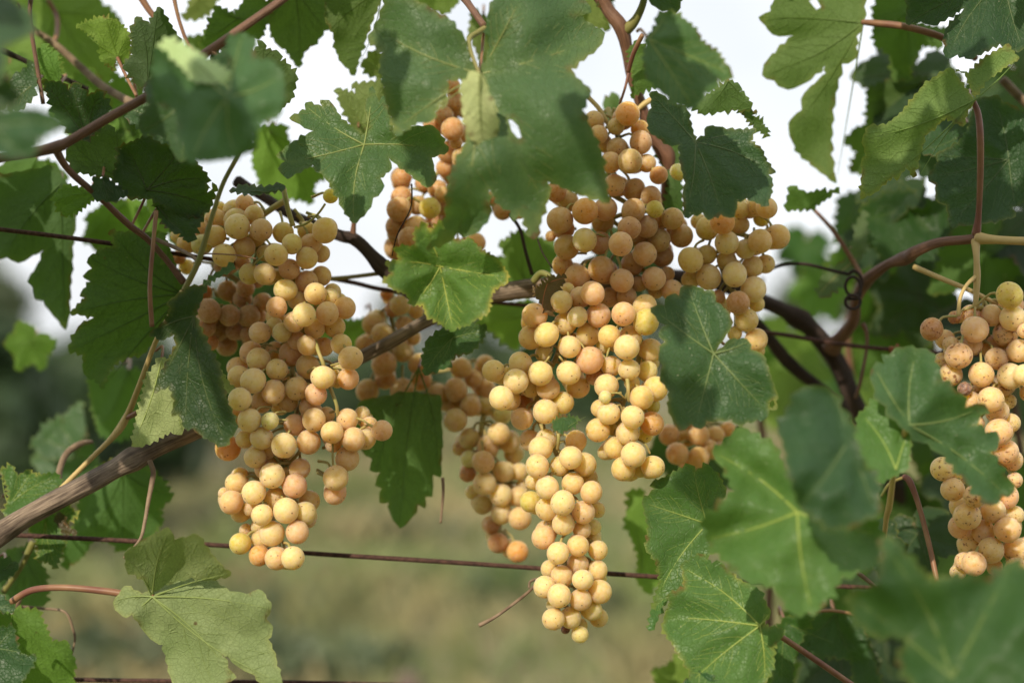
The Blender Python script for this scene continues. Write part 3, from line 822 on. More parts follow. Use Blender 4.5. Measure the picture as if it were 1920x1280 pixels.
def leaf(vine, zone, side, dep, base, tips, outline, tx=0.0, tz=0.35, cup=0.0, fold=0.0, tint=(1, 1, 1), yel=0.25,
         teeth=14, tdep=7, holes=(), patches=(), detail=1.0, wave=1.1, petiole=True, pucker=1.35, label=None, second=True, smooth=()):
    """a leaf at its own depth and tilt; outline given in picture coordinates of the sharp plane
    side 't' shows the upper face, 'u' the lower face"""
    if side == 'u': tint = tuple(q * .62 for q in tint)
    rng = random.Random(int(base[0] * 31 + base[1] * 57 + ord(vine)) & 0xffff)
    B = cv(zone, base)
    TIPS = [cv(zone, q) for q in tips]
    O = B
    allp = [(outline, side, 0.0, holes, TIPS, smooth, tz)] + [(p[0], p[1], p[2], (), [cv(zone, q) for q in p[3]], (), p[4] if len(p) > 4 else tz) for p in patches]
    V = []; F = []; UV = []; ED = []; VE = []
    VT = TubeMesh(); PB = None
    coarse0 = [cv(zone, q) for q in outline]
    size = max(max(q[0] for q in coarse0) - min(q[0] for q in coarse0), max(q[1] for q in coarse0) - min(q[1] for q in coarse0))
    seedv = Vector((B[0] * .013, B[1] * .017, dep * 7))
    for (ol, sd, doff, hl, tp, sm, tzz) in allp:
        poly = [cv(zone, q) for q in ol]
        poly = serrate(poly, teeth, tdep, rng, sm)
        hs = [[cv(zone, q) for q in h] for h in hl]
        prim, sec = vein_net(poly, B, tp, rng, second)
        sp = max(6.5, size / 27) / detail
        va, tris, dv, de = blade(poly, hs, B, prim, sp, rng)
        dvf = np.minimum(dv / (size * 0.10), 3)
        facing = -1 if sd == 't' else 1          # +h (upper face side) means nearer for 't'
        ssegs = [(q[i].x, q[i].y, q[i + 1].x, q[i + 1].y) for q, _ in sec for i in range(len(q) - 1)]
        dsn = np.minimum(seg_dist(va[:, 0], va[:, 1], ssegs) / 11.0, 3) if ssegs else None
        def depth(x, y, dvn, den, ds=0.0):
            X = (x - B[0]) * K * FOC; Z = (B[1] - y) * K * FOC
            r2 = X * X + Z * Z
            h = pucker * 0.0030 * (1 - math.exp(-dvn * dvn)) * (size / 260)
            h += pucker * 0.0011 * (1 - math.exp(-ds * ds)) * min(1, dvn * 2)
            h += wave * 0.0065 * (size / 260) * noise.noise(Vector((X * 22, Z * 22, 0)) + seedv)
            h += wave * 0.0017 * noise.noise(Vector((X * 75, Z * 75, 3)) + seedv)
            if den < 0.10: h += wave * 0.0022 * (1 - den / .10) * noise.noise(Vector((X * 55, Z * 55, 9)) + seedv)
            dd = dep + doff + tx * X + tzz * Z + cup * r2 * 10 + fold * abs(X) 
            return dd + facing * h
        o = len(V)
        for i in range(len(va)):
            x, y = va[i]
            V.append(P(x, y, depth(x, y, dvf[i], de[i] / size, dsn[i] if dsn is not None else 0.0)))
            UV.append(((x - B[0]) * K * FOC, (B[1] - y) * K * FOC))
            ED.append(min(de[i] / (size * 0.22), 1)); VE.append(min(dv[i] / (size * 0.05), 1))
        for f in tris:
            a, b, c = (va[i] for i in f)
            cr = (b[0] - a[0]) * (c[1] - a[1]) - (b[1] - a[1]) * (c[0] - a[0])
            # picture y runs down: cr < 0 is counter-clockwise as the camera sees it
            f2 = f if (cr < 0) == (sd == 't') else (f[0], f[2], f[1])
            F.append(tuple(o + i for i in f2))
        for line, w in prim + sec:
            L2 = sum((line[i + 1] - line[i]).length for i in range(len(line) - 1))
            if L2 < 8: continue
            pp = []; rr = []
            for i, q in enumerate(line):
                de0 = 0.5
                dn = 0.0
                if w < 1:
                    dn = min(seg_dist(np.array([q.x]), np.array([q.y]), [(l[j][0], l[j][1], l[j + 1][0], l[j + 1][1]) for l, _ in prim for j in range(len(l) - 1)])[0] / (size * .10), 3)
                dd = depth(q.x, q.y, dn, de0)
                s = i / (len(line) - 1)
                pp.append(P(q.x, q.y, dd - 0.00008))
                rr.append(max(0.00010, 0.00062 * w * (1 - 0.8 * s) * min(1.1, (size / 260) ** .5)))
            VT.tube(pp, rr, 5, 0, False)
        if PB is None: PB = P(B[0], B[1], depth(B[0], B[1], 0, .5))
    e = VINES[vine]
    me = mesh("leaf", [v - PB for v in V], F, True, UV, {"edge": ED, "vein": VE})
    lo = obj("leaf", me, e, M_LEAF)
    lo.location = PB - e.location
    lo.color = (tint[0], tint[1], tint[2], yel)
    if label: lo['label'] = label
    if VT.f:
        vo = VT.build("vein", M_VEIN, lo, PB)
        vk = 2.3 if side == 'u' else 1.0
        vo.color = (tint[0] * vk, tint[1] * vk, tint[2] * vk, 1)
    if petiole:
        c = nearest_cane(PB + Vector((0, .015, 0)), 0.06)
        if c is None or c.y < PB.y + .006: c = PB + Vector((rng.uniform(-.008, .008), 0.035, 0.006)) + Vector((PB.x, 0, PB.z - CAM_Z)) * .035
        midp = (PB + c) / 2 + Vector((0, 0.012, 0.006))
        TubeMesh().tube(spline([PB + Vector((0, .0006, 0)), midp, c], 5), [0.0010] * 11, 6).build("petiole", M_PINK, lo, PB)
    return lo

BR = (0.8, 1.05, 0.75)        # yellower, thinner leaf
# ---- middle
leaf('a', 'z2', 't', -.085, (1222, 405), [(1560, 1080), (1100, 1300), (1430, 20), (1890, 200)],
     [(1222, 395), (1255, 330), (1275, 260), (1255, 150), (1270, 60), (1340, -120), (1560, -240), (1760, -160), (1795, 0), (1830, 70), (1740, 80), (1905, 180), (1865, 265), (1720, 375), (1745, 420), (1830, 495), (1780, 600), (1845, 740), (1890, 850), (1927, 1110), (1745, 1055), (1650, 1010), (1590, 990), (1605, 1060), (1560, 1180), (1535, 1290), (1500, 1300), (1440, 1150), (1405, 1210), (1390, 1150), (1330, 1120), (1272, 1035), (1280, 1170), (1240, 1230), (1190, 1280), (1100, 1272), (1030, 1330), (925, 1358), (1030, 1250), (1040, 1050), (1060, 950), (1145, 770), (1170, 640), (1190, 500)],
     tx=-.05, tz=.30, cup=.3, wave=1.7, pucker=1.9, yel=.4, holes=[[(1378, 655), (1395, 655), (1430, 690), (1447, 750), (1430, 755), (1395, 715)]],
     patches=[([(1185, 385), (1250, 430), (1295, 580), (1325, 680), (1310, 790), (1240, 805), (1160, 745), (1130, 640), (1115, 470)], 'u', -.022, [(1235, 770)]),
              ([(1222, 400), (1170, 330), (1140, 210), (1060, 110), (960, 50), (830, -20), (720, -90), (700, 20), (672, 100), (610, 220), (690, 290), (680, 360), (700, 520), (735, 640), (760, 745), (850, 690), (880, 670), (965, 660), (1000, 570), (1035, 590), (1045, 440), (1110, 430), (1150, 450)], 't', -.004, [(770, 700), (680, 180), (1000, 570)])],
     label="large pale-topped leaf with a folded back lobe and a slit hole", teeth=22, tdep=5, tint=(1.75, 1.6, 1.6))  # tint brightened: sunlight put into this leaf's colour
leaf('a', 'z2', 't', -.03, (590, 790), [(530, 1200), (120, 900), (270, 580), (635, 480), (1030, 830)],
     [(575, 760), (615, 690), (590, 580), (635, 470), (670, 560), (700, 520), (735, 640), (760, 740), (850, 690), (965, 685), (1010, 740), (1050, 825), (960, 860), (985, 985), (930, 1025), (850, 960), (770, 900), (725, 860), (742, 920), (680, 970), (690, 1040), (640, 1080), (610, 1150), (570, 1190), (530, 1218), (480, 1150), (450, 1080), (400, 1000), (360, 950), (310, 900), (220, 945), (170, 977), (118, 920), (160, 880), (108, 850), (180, 790), (310, 715), (240, 680), (180, 645), (270, 600), (270, 560), (360, 580), (350, 545), (420, 570), (465, 650), (540, 700)],
     tz=.45, cup=.25, yel=.4, pucker=1.8, wave=1.4, tint=(1.6, 1.55, 1.4), teeth=18, tdep=4, label="five-lobed leaf with deep notches")  # raised tint paints sunlight on the blade
leaf('a', 'z2', 'u', .06, (600, 700), [(450, 490), (690, 450)],
     [(440, 480), (540, 512), (520, 462), (690, 440), (720, 560), (690, 800), (600, 800), (540, 760), (500, 640), (455, 560)], tz=-.4, tint=(.9, .95, .7))
leaf('a', 'z2', 'u', .07, (700, 400), [(575, 350), (640, 290)], [(570, 350), (635, 280), (720, 300), (740, 420), (690, 432), (610, 405)], tz=-.4, tint=(.9, .95, .6))
leaf('a', 'z2', 'u', .05, (210, -60), [(235, 360), (380, 170), (70, 110)],
     [(40, -40), (90, -60), (60, 60), (80, 180), (110, 240), (160, 270), (200, 330), (235, 372), (262, 290), (340, 220), (372, 170), (405, 150), (395, 60), (400, -60), (300, -120), (200, -120)], tz=-.5, tint=(.42, .58, .35), teeth=15, tdep=4)
leaf('a', 'z2', 'u', .03, (690, -70), [(538, 400), (400, 160)],
     [(380, -70), (375, 100), (420, 180), (432, 270), (462, 340), (540, 415), (560, 330), (590, 240), (625, 140), (665, 40), (720, -60), (560, -130)], tz=-.5, tint=(.42, .55, .3), teeth=15, tdep=4)
leaf('a', 'z2', 'u', .09, (1050, -120), [(1030, 70), (850, 20)], [(760, -120), (820, 10), (900, 40), (1035, 75), (1090, 30), (1150, -60), (1000, -150)], tz=-.5, tint=(.8, 1., .5))
leaf('a', 'z2', 'u', .05, (560, 690), [(770, 110)], [(690, -60), (700, 20), (760, 60), (800, 120), (815, 60), (860, -60)], tz=-.4, tint=(.6, .8, .4))
leaf('a', 'z2', 'u', .10, (1240, 80), [(1210, 320)], [(1180, 60), (1160, 180), (1210, 300), (1230, 370), (1290, 330), (1270, 100)], tz=-.4, tint=(.8, .85, .65))
# ---- crinkled sunlit leaf
leaf('a', 'z6', 't', -.05, (1005, 290), [(1075, 640), (700, 270), (910, 80), (1370, 350), (850, 510)],
     [(690, 360), (740, 330), (705, 265), (790, 250), (745, 190), (812, 175), (870, 185), (862, 100), (920, 48), (952, 100), (1005, 35), (1025, 60), (1060, 125), (1110, 150), (1170, 135), (1230, 200), (1305, 235), (1375, 330), (1372, 382), (1300, 410), (1280, 460), (1270, 540), (1210, 570), (1150, 612), (1100, 620), (1075, 645), (1030, 620), (990, 590), (930, 560), (910, 500), (850, 500), (820, 440), (740, 412)],
     tz=.15, cup=-.3, yel=1.3, wave=2.4, pucker=3.0, tint=(2.5, 2.3, 1.4), teeth=11, tdep=4.5, label="crinkled bright leaf with yellowed margin")  # strong tint holds part of the sun on this leaf
leaf('a', 'z6', 't', .02, (1070, 680), [(920, 870), (1250, 640), (1000, 820)],
     [(905, 800), (930, 690), (1000, 640), (1080, 640), (1160, 600), (1260, 612), (1240, 680), (1165, 765), (1090, 770), (1045, 840), (965, 862), (920, 885)], tz=.4, tint=(.9, 1.05, .7), teeth=12)
leaf('a', 'z6', 'u', .12, (1470, 380), [(1325, 160), (1450, 90), (1620, 200)],
     [(1300, 240), (1360, 240), (1325, 160), (1385, 130), (1440, 85), (1540, 130), (1600, 150), (1660, 200), (1600, 330), (1500, 400), (1310, 400), (1290, 320)], tz=-.3, tint=(.55, .8, .35))
leaf('a', 'z6', 'u', .16, (1480, 560), [(1240, 600), (1390, 720)], [(1240, 500), (1500, 470), (1580, 560), (1480, 700), (1400, 740), (1300, 650), (1200, 620)], tz=-.3, tint=(.7, 1., .35))
leaf('a', 's', 'u', .06, (785, 690), [(750, 988), (700, 905), (822, 880)],
     [(650, 790), (680, 750), (760, 735), (826, 740), (830, 820), (826, 895), (812, 890), (811, 931), (798, 931), (797, 953), (784, 946), (775, 967), (750, 991), (731, 960), (729, 942), (711, 942), (716, 915), (703, 910), (713, 885), (693, 881), (698, 860), (678, 845)], tz=-.15, tint=(.45, .7, .4), teeth=30, tdep=3, label="dark hanging leaf")
leaf('a', 'z5', 'u', .14, (1600, 420), [(1900, 560), (1640, 640)], [(1560, 470), (1640, 440), (1760, 480), (1900, 540), (1880, 640), (1760, 700), (1640, 760), (1560, 640)], tz=-.3, tint=(.9, 1.1, .55))
leaf('a', 'z6', 'u', .13, (620, 560), [(480, 640), (560, 700)], [(420, 560), (500, 590), (600, 570), (640, 640), (560, 740), (480, 720), (400, 680)], tz=-.3, tint=(.7, 1.05, .4))
# ---- upper left
leaf('a', 'z1', 't', -.17, (1240, 530), [(1280, 850), (1530, 420), (1050, 860), (880, 300), (1320, 200)],
     [(1195, 470), (1150, 430), (1060, 420), (960, 320), (850, 260), (835, 440), (850, 560), (960, 600), (985, 740), (1030, 880), (1150, 880), (1270, 860), (1390, 820), (1400, 680), (1520, 640), (1550, 530), (1540, 390), (1480, 330), (1430, 340), (1370, 330), (1400, 230), (1330, 180), (1240, 210), (1250, 330), (1270, 430), (1260, 500)],
     tz=.30, tx=.15, cup=.1, tint=(1.55, 1.7, 1.6), second=False, pucker=2, wave=1.8, teeth=16, label="blurred leaf in front of the reddish cane", yel=.0,  # tint lifted to paint the sun falling on it
     patches=[([(850, 262), (920, 210), (1060, 270), (1160, 340), (1265, 400), (1240, 440), (1150, 455), (1060, 442), (960, 332)], 'u', -.004, [(920, 230)])])
leaf('a', 'z1', 't', -.26, (-40, 690), [(380, 680), (120, 850)], [(-120, 640), (0, 605), (90, 585), (190, 595), (300, 625), (395, 680), (300, 715), (215, 760), (185, 850), (60, 862), (-60, 830)], tz=.2, tint=(1.0, 1.2, 1.3), second=False)
leaf('a', 'z1', 't', -.24, (-60, 480), [(105, 530)], [(-120, 380), (0, 410), (60, 460), (112, 522), (60, 572), (-60, 620)], tz=.2, tint=(.7, .8, .8), second=False)
leaf('a', 'z1', 't', .02, (200, 450), [(50, 590), (170, 350)], [(60, 430), (110, 395), (180, 335), (200, 440), (180, 530), (110, 600), (42, 602), (60, 520)], tz=.4, tint=(1.1, 1.1, 1.1))
leaf('a', 'z1', 'u', .03, (325, 460), [(240, 245), (305, 285), (205, 290)], [(198, 280), (240, 238), (282, 285), (312, 278), (335, 380), (325, 455), (250, 440), (205, 340)], tz=-.3, tint=(.6, 1.0, .4), teeth=10)
leaf('a', 'z1', 't', -.02, (470, 760), [(235, 440), (400, 460), (540, 495)],
     [(228, 438), (340, 450), (372, 490), (420, 450), (480, 520), (545, 490), (597, 570), (590, 640), (520, 720), (470, 770), (390, 730), (300, 620), (268, 540)], tz=-.2, tint=(.55, .6, .6), teeth=15)
leaf('a', 'z1', 'u', .0, (800, 470), [(760, 100), (860, 50), (690, 340)],
     [(745, 90), (820, 132), (850, 60), (872, 38), (920, 120), (992, 232), (900, 290), (870, 400), (800, 470), (740, 460), (700, 400), (678, 345), (722, 300), (713, 180)], tz=-.3, tint=(.28, .38, .33), teeth=14)
leaf('a', 'z1', 'u', .02, (640, 310), [(420, 140), (580, 100), (700, 200), (560, 330)],
     [(413, 142), (480, 118), (552, 92), (642, 112), (712, 190), (712, 330), (660, 350), (640, 310), (622, 392), (590, 350), (545, 330), (545, 240), (500, 190)], tz=-.4, tint=(.8, 1.05, .35), teeth=9, label="young yellow-green leaf")
leaf('a', 'z1', 'u', .17, (310, 65), [(650, 110), (600, 470), (150, 420), (100, -100)],
     [(-60, -120), (300, -160), (520, -60), (560, 30), (610, 60), (660, 110), (645, 210), (620, 420), (560, 500), (400, 490), (300, 540), (100, 400), (-60, 300), (-100, 80)], tz=-.3, tint=(.75, 1.0, .45), label="big pale translucent leaf in the upper left")
leaf('a', 'z1', 'u', .10, (700, 560), [(640, 720), (800, 640)], [(620, 400), (760, 480), (840, 560), (820, 700), (720, 760), (640, 740), (600, 640)], tz=-.3, tint=(.6, .95, .35))
leaf('a', 'z1', 'u', -.01, (640, 960), [(390, 780), (640, 700), (400, 920)], [(360, 850), (372, 800), (440, 742), (600, 682), (662, 760), (700, 860), (680, 950), (600, 970), (400, 935)], tz=-.2, tint=(.35, .5, .3))
leaf('a', 'z1', 't', -.015, (800, 1035), [(1175, 1130), (1120, 970), (1000, 800), (690, 800)],
     [(655, 800), (800, 738), (880, 790), (1002, 790), (1060, 870), (1132, 960), (1130, 1050), (1182, 1010), (1150, 1130), (1090, 1192), (980, 1162), (930, 1142), (830, 1085), (700, 1082), (618, 965)], tz=-.25, tint=(.40, .46, .42), teeth=15, label="dark leaf with thin yellow veins")
leaf('a', 'z1', 't', .0, (860, 640), [(700, 590), (1000, 800), (820, 740)], [(690, 580), (820, 560), (900, 580), (965, 650), (1012, 800), (960, 815), (880, 800), (812, 720), (700, 660)], tz=.3, tint=(1.1, 1.1, 1.15), second=False)
leaf('a', 'z5', 't', -.01, (860, -40), [(1050, 140), (1100, 20), (960, 100)], [(840, -90), (1000, -20), (1112, 20), (1062, 110), (1052, 152), (1012, 150), (985, 110), (940, 102), (900, 62), (860, 0)], tz=.2, tint=(.5, .6, .6), teeth=11)
leaf('a', 'z1', 'u', .10, (200, 860), [(20, 1180), (350, 1060)], [(10, 900), (120, 850), (250, 890), (300, 1030), (355, 1000), (285, 1172), (100, 1172), (-40, 1240), (-60, 1000)], tz=-.3, tint=(.45, .75, .3))
leaf('a', 'z1', 'u', .01, (520, 1050), [(300, 1090), (360, 1170)], [(288, 1070), (362, 1008), (500, 1038), (520, 1080), (430, 1152), (352, 1182), (310, 1132)], tz=-.3, tint=(.6, .95, .35), teeth=11)
leaf('a', 'z1', 't', -.03, (560, 960), [(700, 1060), (600, 1095)], [(508, 960), (600, 985), (702, 1060), (610, 1100), (512, 1082)], tz=.2, tint=(.5, .6, .6))
leaf('a', 'z1', 'u', .13, (700, 1100), [(480, 1290), (820, 1260)], [(470, 1180), (600, 1085), (760, 1090), (840, 1160), (835, 1290), (700, 1420), (560, 1400), (490, 1330)], tz=-.3, tint=(.65, 1.05, .3))
leaf('a', 'z1', 'u', .12, (1480, 720), [(1770, 960), (1700, 1110), (1420, 1040)],
     [(1370, 690), (1550, 680), (1610, 870), (1700, 900), (1775, 962), (1720, 1000), (1702, 1112), (1600, 1082), (1520, 1100), (1440, 1060), (1380, 900)], tz=-.3, tint=(.62, .95, .28), label="bright translucent leaf behind the bunch stalk")
leaf('a', 'z1', 't', -.015, (1400, 1045), [(1250, 1040), (1550, 1030)], [(1248, 1042), (1322, 1010), (1440, 1022), (1530, 1000), (1557, 1030), (1482, 1045), (1400, 1062), (1320, 1052)], tz=1.6, tint=(.7, .8, .7), petiole=False, second=False)
leaf('a', 'z1', 'u', .0, (1420, 580), [(1440, 230), (1610, 420), (1590, 540)],
     [(1358, 312), (1430, 222), (1450, 270), (1520, 282), (1530, 335), (1562, 345), (1612, 400), (1612, 450), (1590, 540), (1540, 590), (1440, 640), (1350, 600), (1330, 420)], tz=-.3, tint=(.36, .48, .3), teeth=14)
leaf('a', 'z1', 'u', .05, (1300, 100), [(1100, 230), (1460, 110), (1180, 40)], [(1090, 262), (1110, 190), (1140, 130), (1180, 30), (1280, 82), (1360, -40), (1480, 20), (1462, 112), (1430, 200), (1250, 265)], tz=-.4, tint=(.45, .68, .3), teeth=12)
leaf('a', 'z1', 'u', .11, (1120, -40), [(1000, 105)], [(1000, 107), (1040, 0), (1060, -80), (1250, -60), (1180, 10), (1150, 62), (1090, 102)], tz=-.4, tint=(1., 1., .7))
leaf('a', 'z1', 'u', .15, (1060, 300), [(1090, 195)], [(1010, 210), (1100, 190), (1110, 290), (1000, 340)], tz=-.4, tint=(.9, 1.1, .6))
leaf('a', 'z1', 'u', .06, (20, -20), [(85, 80)], [(-60, -60), (60, -40), (92, 70), (40, 130), (0, 200), (-60, 250)], tz=-.3, tint=(.4, .6, .3))
# ---- left middle
leaf('a', 'z5', 'u', .06, (330, -160), [(355, 630), (20, 230), (400, 60)],
     [(-60, -200), (300, -260), (430, -60), (400, 120), (395, 260), (380, 480), (375, 575), (357, 637), (320, 590), (270, 532), (240, 480), (190, 462), (180, 400), (150, 372), (220, 252), (238, 200), (180, 230), (100, 272), (40, 240), (-60, 262), (-120, 0)], tz=-.3, tint=(.33, .52, .36), teeth=30, tdep=3, label="hanging dark leaf at the left edge")
leaf('a', 'z5', 'u', .035, (1000, 440), [(385, 540), (375, 750), (480, 240), (555, 955), (600, 100)],
     [(598, 93), (680, 105), (750, 100), (880, 110), (950, 260), (1000, 370), (990, 500), (900, 580), (850, 690), (780, 765), (650, 800), (600, 850), (555, 962), (520, 900), (485, 905), (450, 850), (455, 770), (370, 747), (405, 655), (440, 602), (510, 568), (383, 542), (462, 462), (440, 432), (492, 372), (450, 342), (500, 300), (480, 242), (562, 190), (632, 180)],
     tz=-.25, tx=.1, tint=(.30, .50, .24), teeth=15, tdep=5, label="wide translucent leaf with raised veins seen from below")
leaf('a', 'z5', 't', -.035, (1060, 560), [(1230, 1265), (845, 970), (820, 660), (1010, 1165)],
     [(1035, 400), (1130, 390), (1090, 490), (1065, 560), (1130, 700), (1200, 840), (1230, 1000), (1285, 1130), (1290, 1180), (1228, 1270), (1170, 1250), (1100, 1212), (1050, 1170), (1008, 1172), (980, 1092), (935, 1107), (950, 1020), (925, 940), (838, 977), (870, 880), (960, 720), (950, 660), (880, 692), (813, 655), (900, 590), (930, 520), (915, 480)],
     tz=.05, tx=-.3, tint=(.62, .70, .62), yel=.5, teeth=16, tdep=4.5, label="dark pointed leaf hanging before the left bunch")
leaf('a', 'z5', 't', -.04, (1110, 395), [(1270, 270)], [(1105, 392), (1160, 340), (1272, 268), (1262, 312), (1180, 352), (1130, 392)], tz=.6, tint=(1.3, 1.4, 1.2), second=False, petiole=False)
leaf('a', 'z5', 'u', -.015, (880, 800), [(730, 1250), (990, 1190)],
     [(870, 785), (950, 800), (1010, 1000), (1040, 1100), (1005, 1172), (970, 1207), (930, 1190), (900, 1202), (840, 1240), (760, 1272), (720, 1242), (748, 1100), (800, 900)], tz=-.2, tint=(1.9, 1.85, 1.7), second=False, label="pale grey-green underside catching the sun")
leaf('a', 'z5', 'u', -.01, (1195, 850), [(1265, 980)], [(1188, 846), (1215, 870), (1272, 960), (1268, 992), (1235, 970), (1205, 910)], tz=-.2, tint=(1.8, 1.8, 1.5), second=False, petiole=False)
leaf('a', 'z5', 'u', .16, (700, 860), [(560, 1150), (830, 1080)], [(480, 900), (640, 850), (800, 860), (850, 1000), (820, 1160), (640, 1240), (540, 1200), (500, 1050)], tz=-.3, tint=(.35, .6, .35), second=False)
leaf('a', 'z5', 'u', .02, (930, 300), [(870, 105)], [(855, 130), (880, 98), (945, 250), (945, 300), (880, 250)], tz=-.2, tint=(.6, .9, .4), petiole=False)
leaf('a', 'z5', 't', .20, (420, 1290), [(330, 1150), (250, 1240)], [(170, 1250), (250, 1150), (340, 1110), (440, 1020), (470, 1180), (400, 1330), (240, 1340)], tz=.3, tint=(1.3, 1.3, 1.4), second=False)
# ---- lower left
leaf('a', 'bl', 'u', .09, (640, 180), [(640, 590), (890, 310), (480, 480)],
     [(430, 250), (480, 170), (600, 110), (700, 100), (850, 222), (902, 312), (832, 372), (852, 440), (790, 522), (640, 592), (560, 542), (490, 520), (450, 600), (400, 650), (338, 682), (330, 600), (400, 420)], tz=-.3, tint=(.32, .55, .30), teeth=14)
leaf('a', 'bl', 't', .03, (45, 355), [(10, 170), (300, 200), (170, 180)],
     [(0, 172), (60, 143), (92, 200), (150, 165), (192, 200), (240, 190), (300, 188), (322, 232), (290, 262), (230, 330), (180, 380), (60, 420), (20, 400), (50, 280)], tz=.3, tint=(1.5, 1.6, .8), yel=.8, teeth=10, label="yellowing leaf behind the old cane")
leaf('a', 'bl', 't', .05, (240, 400), [(405, 400), (290, 680), (200, 640)],
     [(180, 420), (250, 408), (350, 343), (408, 402), (342, 450), (310, 470), (340, 560), (320, 600), (290, 685), (250, 650), (200, 642), (190, 540), (150, 480)], tz=.3, tint=(1.4, 1.5, .7), yel=.8, teeth=10)
leaf('a', 'bl', 't', .045, (330, 440), [(400, 498)], [(285, 415), (330, 400), (360, 470), (405, 500), (340, 500), (300, 450)], tz=.3, tint=(1.6, .5, .35), yel=0, second=False, petiole=False)
leaf('a', 'bl', 'u', -.03, (795, 830), [(1465, 1285), (1410, 890), (1220, 1245), (600, 850), (640, 930)],
     [(800, 800), (860, 762), (920, 735), (1000, 723), (1090, 733), (1200, 800), (1290, 815), (1370, 798), (1418, 880), (1390, 942), (1422, 1010), (1400, 1052), (1440, 1140), (1445, 1190), (1462, 1225), (1475, 1300), (1430, 1340), (1330, 1240), (1250, 1200), (1190, 1140), (1160, 1130), (1190, 1200), (1235, 1250), (1100, 1330), (920, 1330), (890, 1250), (850, 1080), (830, 1080), (760, 1022), (720, 962), (690, 922), (640, 932), (588, 860), (650, 772), (740, 812)],
     tz=.02, tx=-.1, cup=-.1, wave=1.5, pucker=1.4, tint=(1.15, 1.2, 1.05), yel=.3, teeth=22, tdep=4, label="pale underside of a large leaf at the lower left",
     patches=[([(800, 802), (750, 740), (660, 692), (650, 600), (770, 520), (880, 468), (912, 532), (1032, 508), (1100, 600), (1205, 720), (1100, 742), (1000, 727), (860, 768)], 'u', .003, [(880, 480), (660, 610), (1180, 710)], -1.15)])
leaf('a', 'bl', 'u', .08, (120, 600), [(240, 800), (60, 870)], [(-60, 640), (60, 580), (162, 560), (240, 702), (245, 860), (150, 920), (0, 900), (-60, 800)], tz=-.2, tint=(.35, .55, .4))
leaf('a', 'bl', 'u', .03, (60, 920), [(385, 1180), (300, 1060), (100, 1270)], [(-60, 900), (80, 890), (200, 900), (270, 1062), (352, 1060), (392, 1170), (380, 1300), (100, 1340), (-60, 1300)], tz=-.2, tint=(.5, .8, .25), label="green translucent leaf at the lower left corner")
leaf('a', 'bl', 't', -.04, (-20, 1100), [(190, 1150), (70, 1000)], [(-80, 980), (70, 988), (102, 1130), (192, 1142), (160, 1202), (100, 1300), (-80, 1320)], tz=.3, tint=(.7, .9, .7))
leaf('a', 'bl', 't', -.04, (-30, 880), [(80, 890)], [(-80, 800), (0, 815), (82, 890), (40, 902), (-80, 905)], tz=.4, tint=(.8, 1., .9))
leaf('a', 'bl', 't', .22, (320, 60), [(170, 110), (480, 120)], [(160, 120), (220, 40), (330, 0), (480, 20), (520, 150), (400, 220), (240, 230)], tz=.3, tint=(1.3, 1.3, 1.4), second=False)
leaf('a', 'bl', 't', .02, (20, 690), [(95, 660)], [(-60, 630), (20, 630), (98, 655), (80, 700), (20, 740), (-60, 750)], tz=.4, tint=(.8, .95, .8))
# ---- right of the middle
leaf('a', 'z3', 't', -.035, (1000, 775), [(1430, 945), (1150, 1190), (770, 520), (1310, 710), (945, 1180)],
     [(758, 500), (800, 508), (850, 545), (900, 570), (955, 600), (980, 690), (1000, 768), (1050, 742), (1060, 690), (1110, 690), (1170, 705), (1260, 708), (1332, 702), (1300, 770), (1360, 810), (1390, 880), (1440, 942), (1400, 952), (1420, 990), (1415, 1060), (1385, 1127), (1320, 1100), (1280, 1080), (1230, 1100), (1222, 1150), (1192, 1190), (1140, 1170), (1068, 1200), (1040, 1160), (940, 1186), (930, 1050), (945, 1000), (920, 900), (912, 790), (850, 790), (750, 720), (735, 640), (760, 590)],
     tz=.35, cup=.2, tint=(.85, .95, 1.0), yel=.4, teeth=16, tdep=4, label="dark toothed leaf with a scatter of pale specks")
leaf('a', 'z3', 't', -.11, (745, 215), [(1190, 400), (985, 585), (840, 80)],
     [(735, 200), (788, 140), (790, 90), (830, 66), (890, 72), (960, 120), (1010, 170), (1030, 220), (1120, 282), (1160, 340), (1197, 385), (1180, 440), (1120, 432), (1110, 490), (1050, 505), (1042, 555), (980, 592), (900, 570), (850, 530), (800, 490), (730, 420), (722, 300)],
     tz=.3, cup=.1, tint=(1.6, 1.65, 1.2), yel=.4, teeth=15, label="soft-focus leaf hanging in front of the upright cane")
leaf('a', 'z3', 'u', .0, (1180, 440), [(1300, 575), (1040, 610)], [(985, 580), (1050, 530), (1180, 440), (1240, 460), (1230, 502), (1275, 522), (1312, 575), (1270, 602), (1200, 600), (1120, 612), (1035, 622)], tz=-.2, tint=(.42, .6, .35), teeth=12)
leaf('a', 'z3', 'u', .01, (1230, 590), [(1392, 745)], [(1235, 598), (1340, 610), (1310, 630), (1370, 660), (1362, 680), (1398, 705), (1392, 747), (1330, 702), (1280, 650)], tz=-.2, tint=(.4, .55, .3), teeth=9, petiole=False)
leaf('a', 'z3', 'u', .02, (740, 280), [(690, 225), (660, 470)], [(635, 270), (680, 218), (732, 262), (745, 400), (795, 470), (700, 500), (650, 537), (662, 470), (655, 400)], tz=-.3, tint=(.5, .75, .35), teeth=10)
leaf('a', 'z3', 'u', .10, (540, 600), [(560, 520)], [(500, 545), (560, 505), (590, 540), (580, 650), (520, 660), (500, 600)], tz=-.3, tint=(.5, .7, .5), petiole=False)
leaf('a', 'z3', 'u', .08, (460, -60), [(520, 165)], [(340, 80), (380, -20), (460, -100), (560, -60), (528, 170), (460, 150), (400, 130)], tz=-.3, tint=(.9, .95, .6))
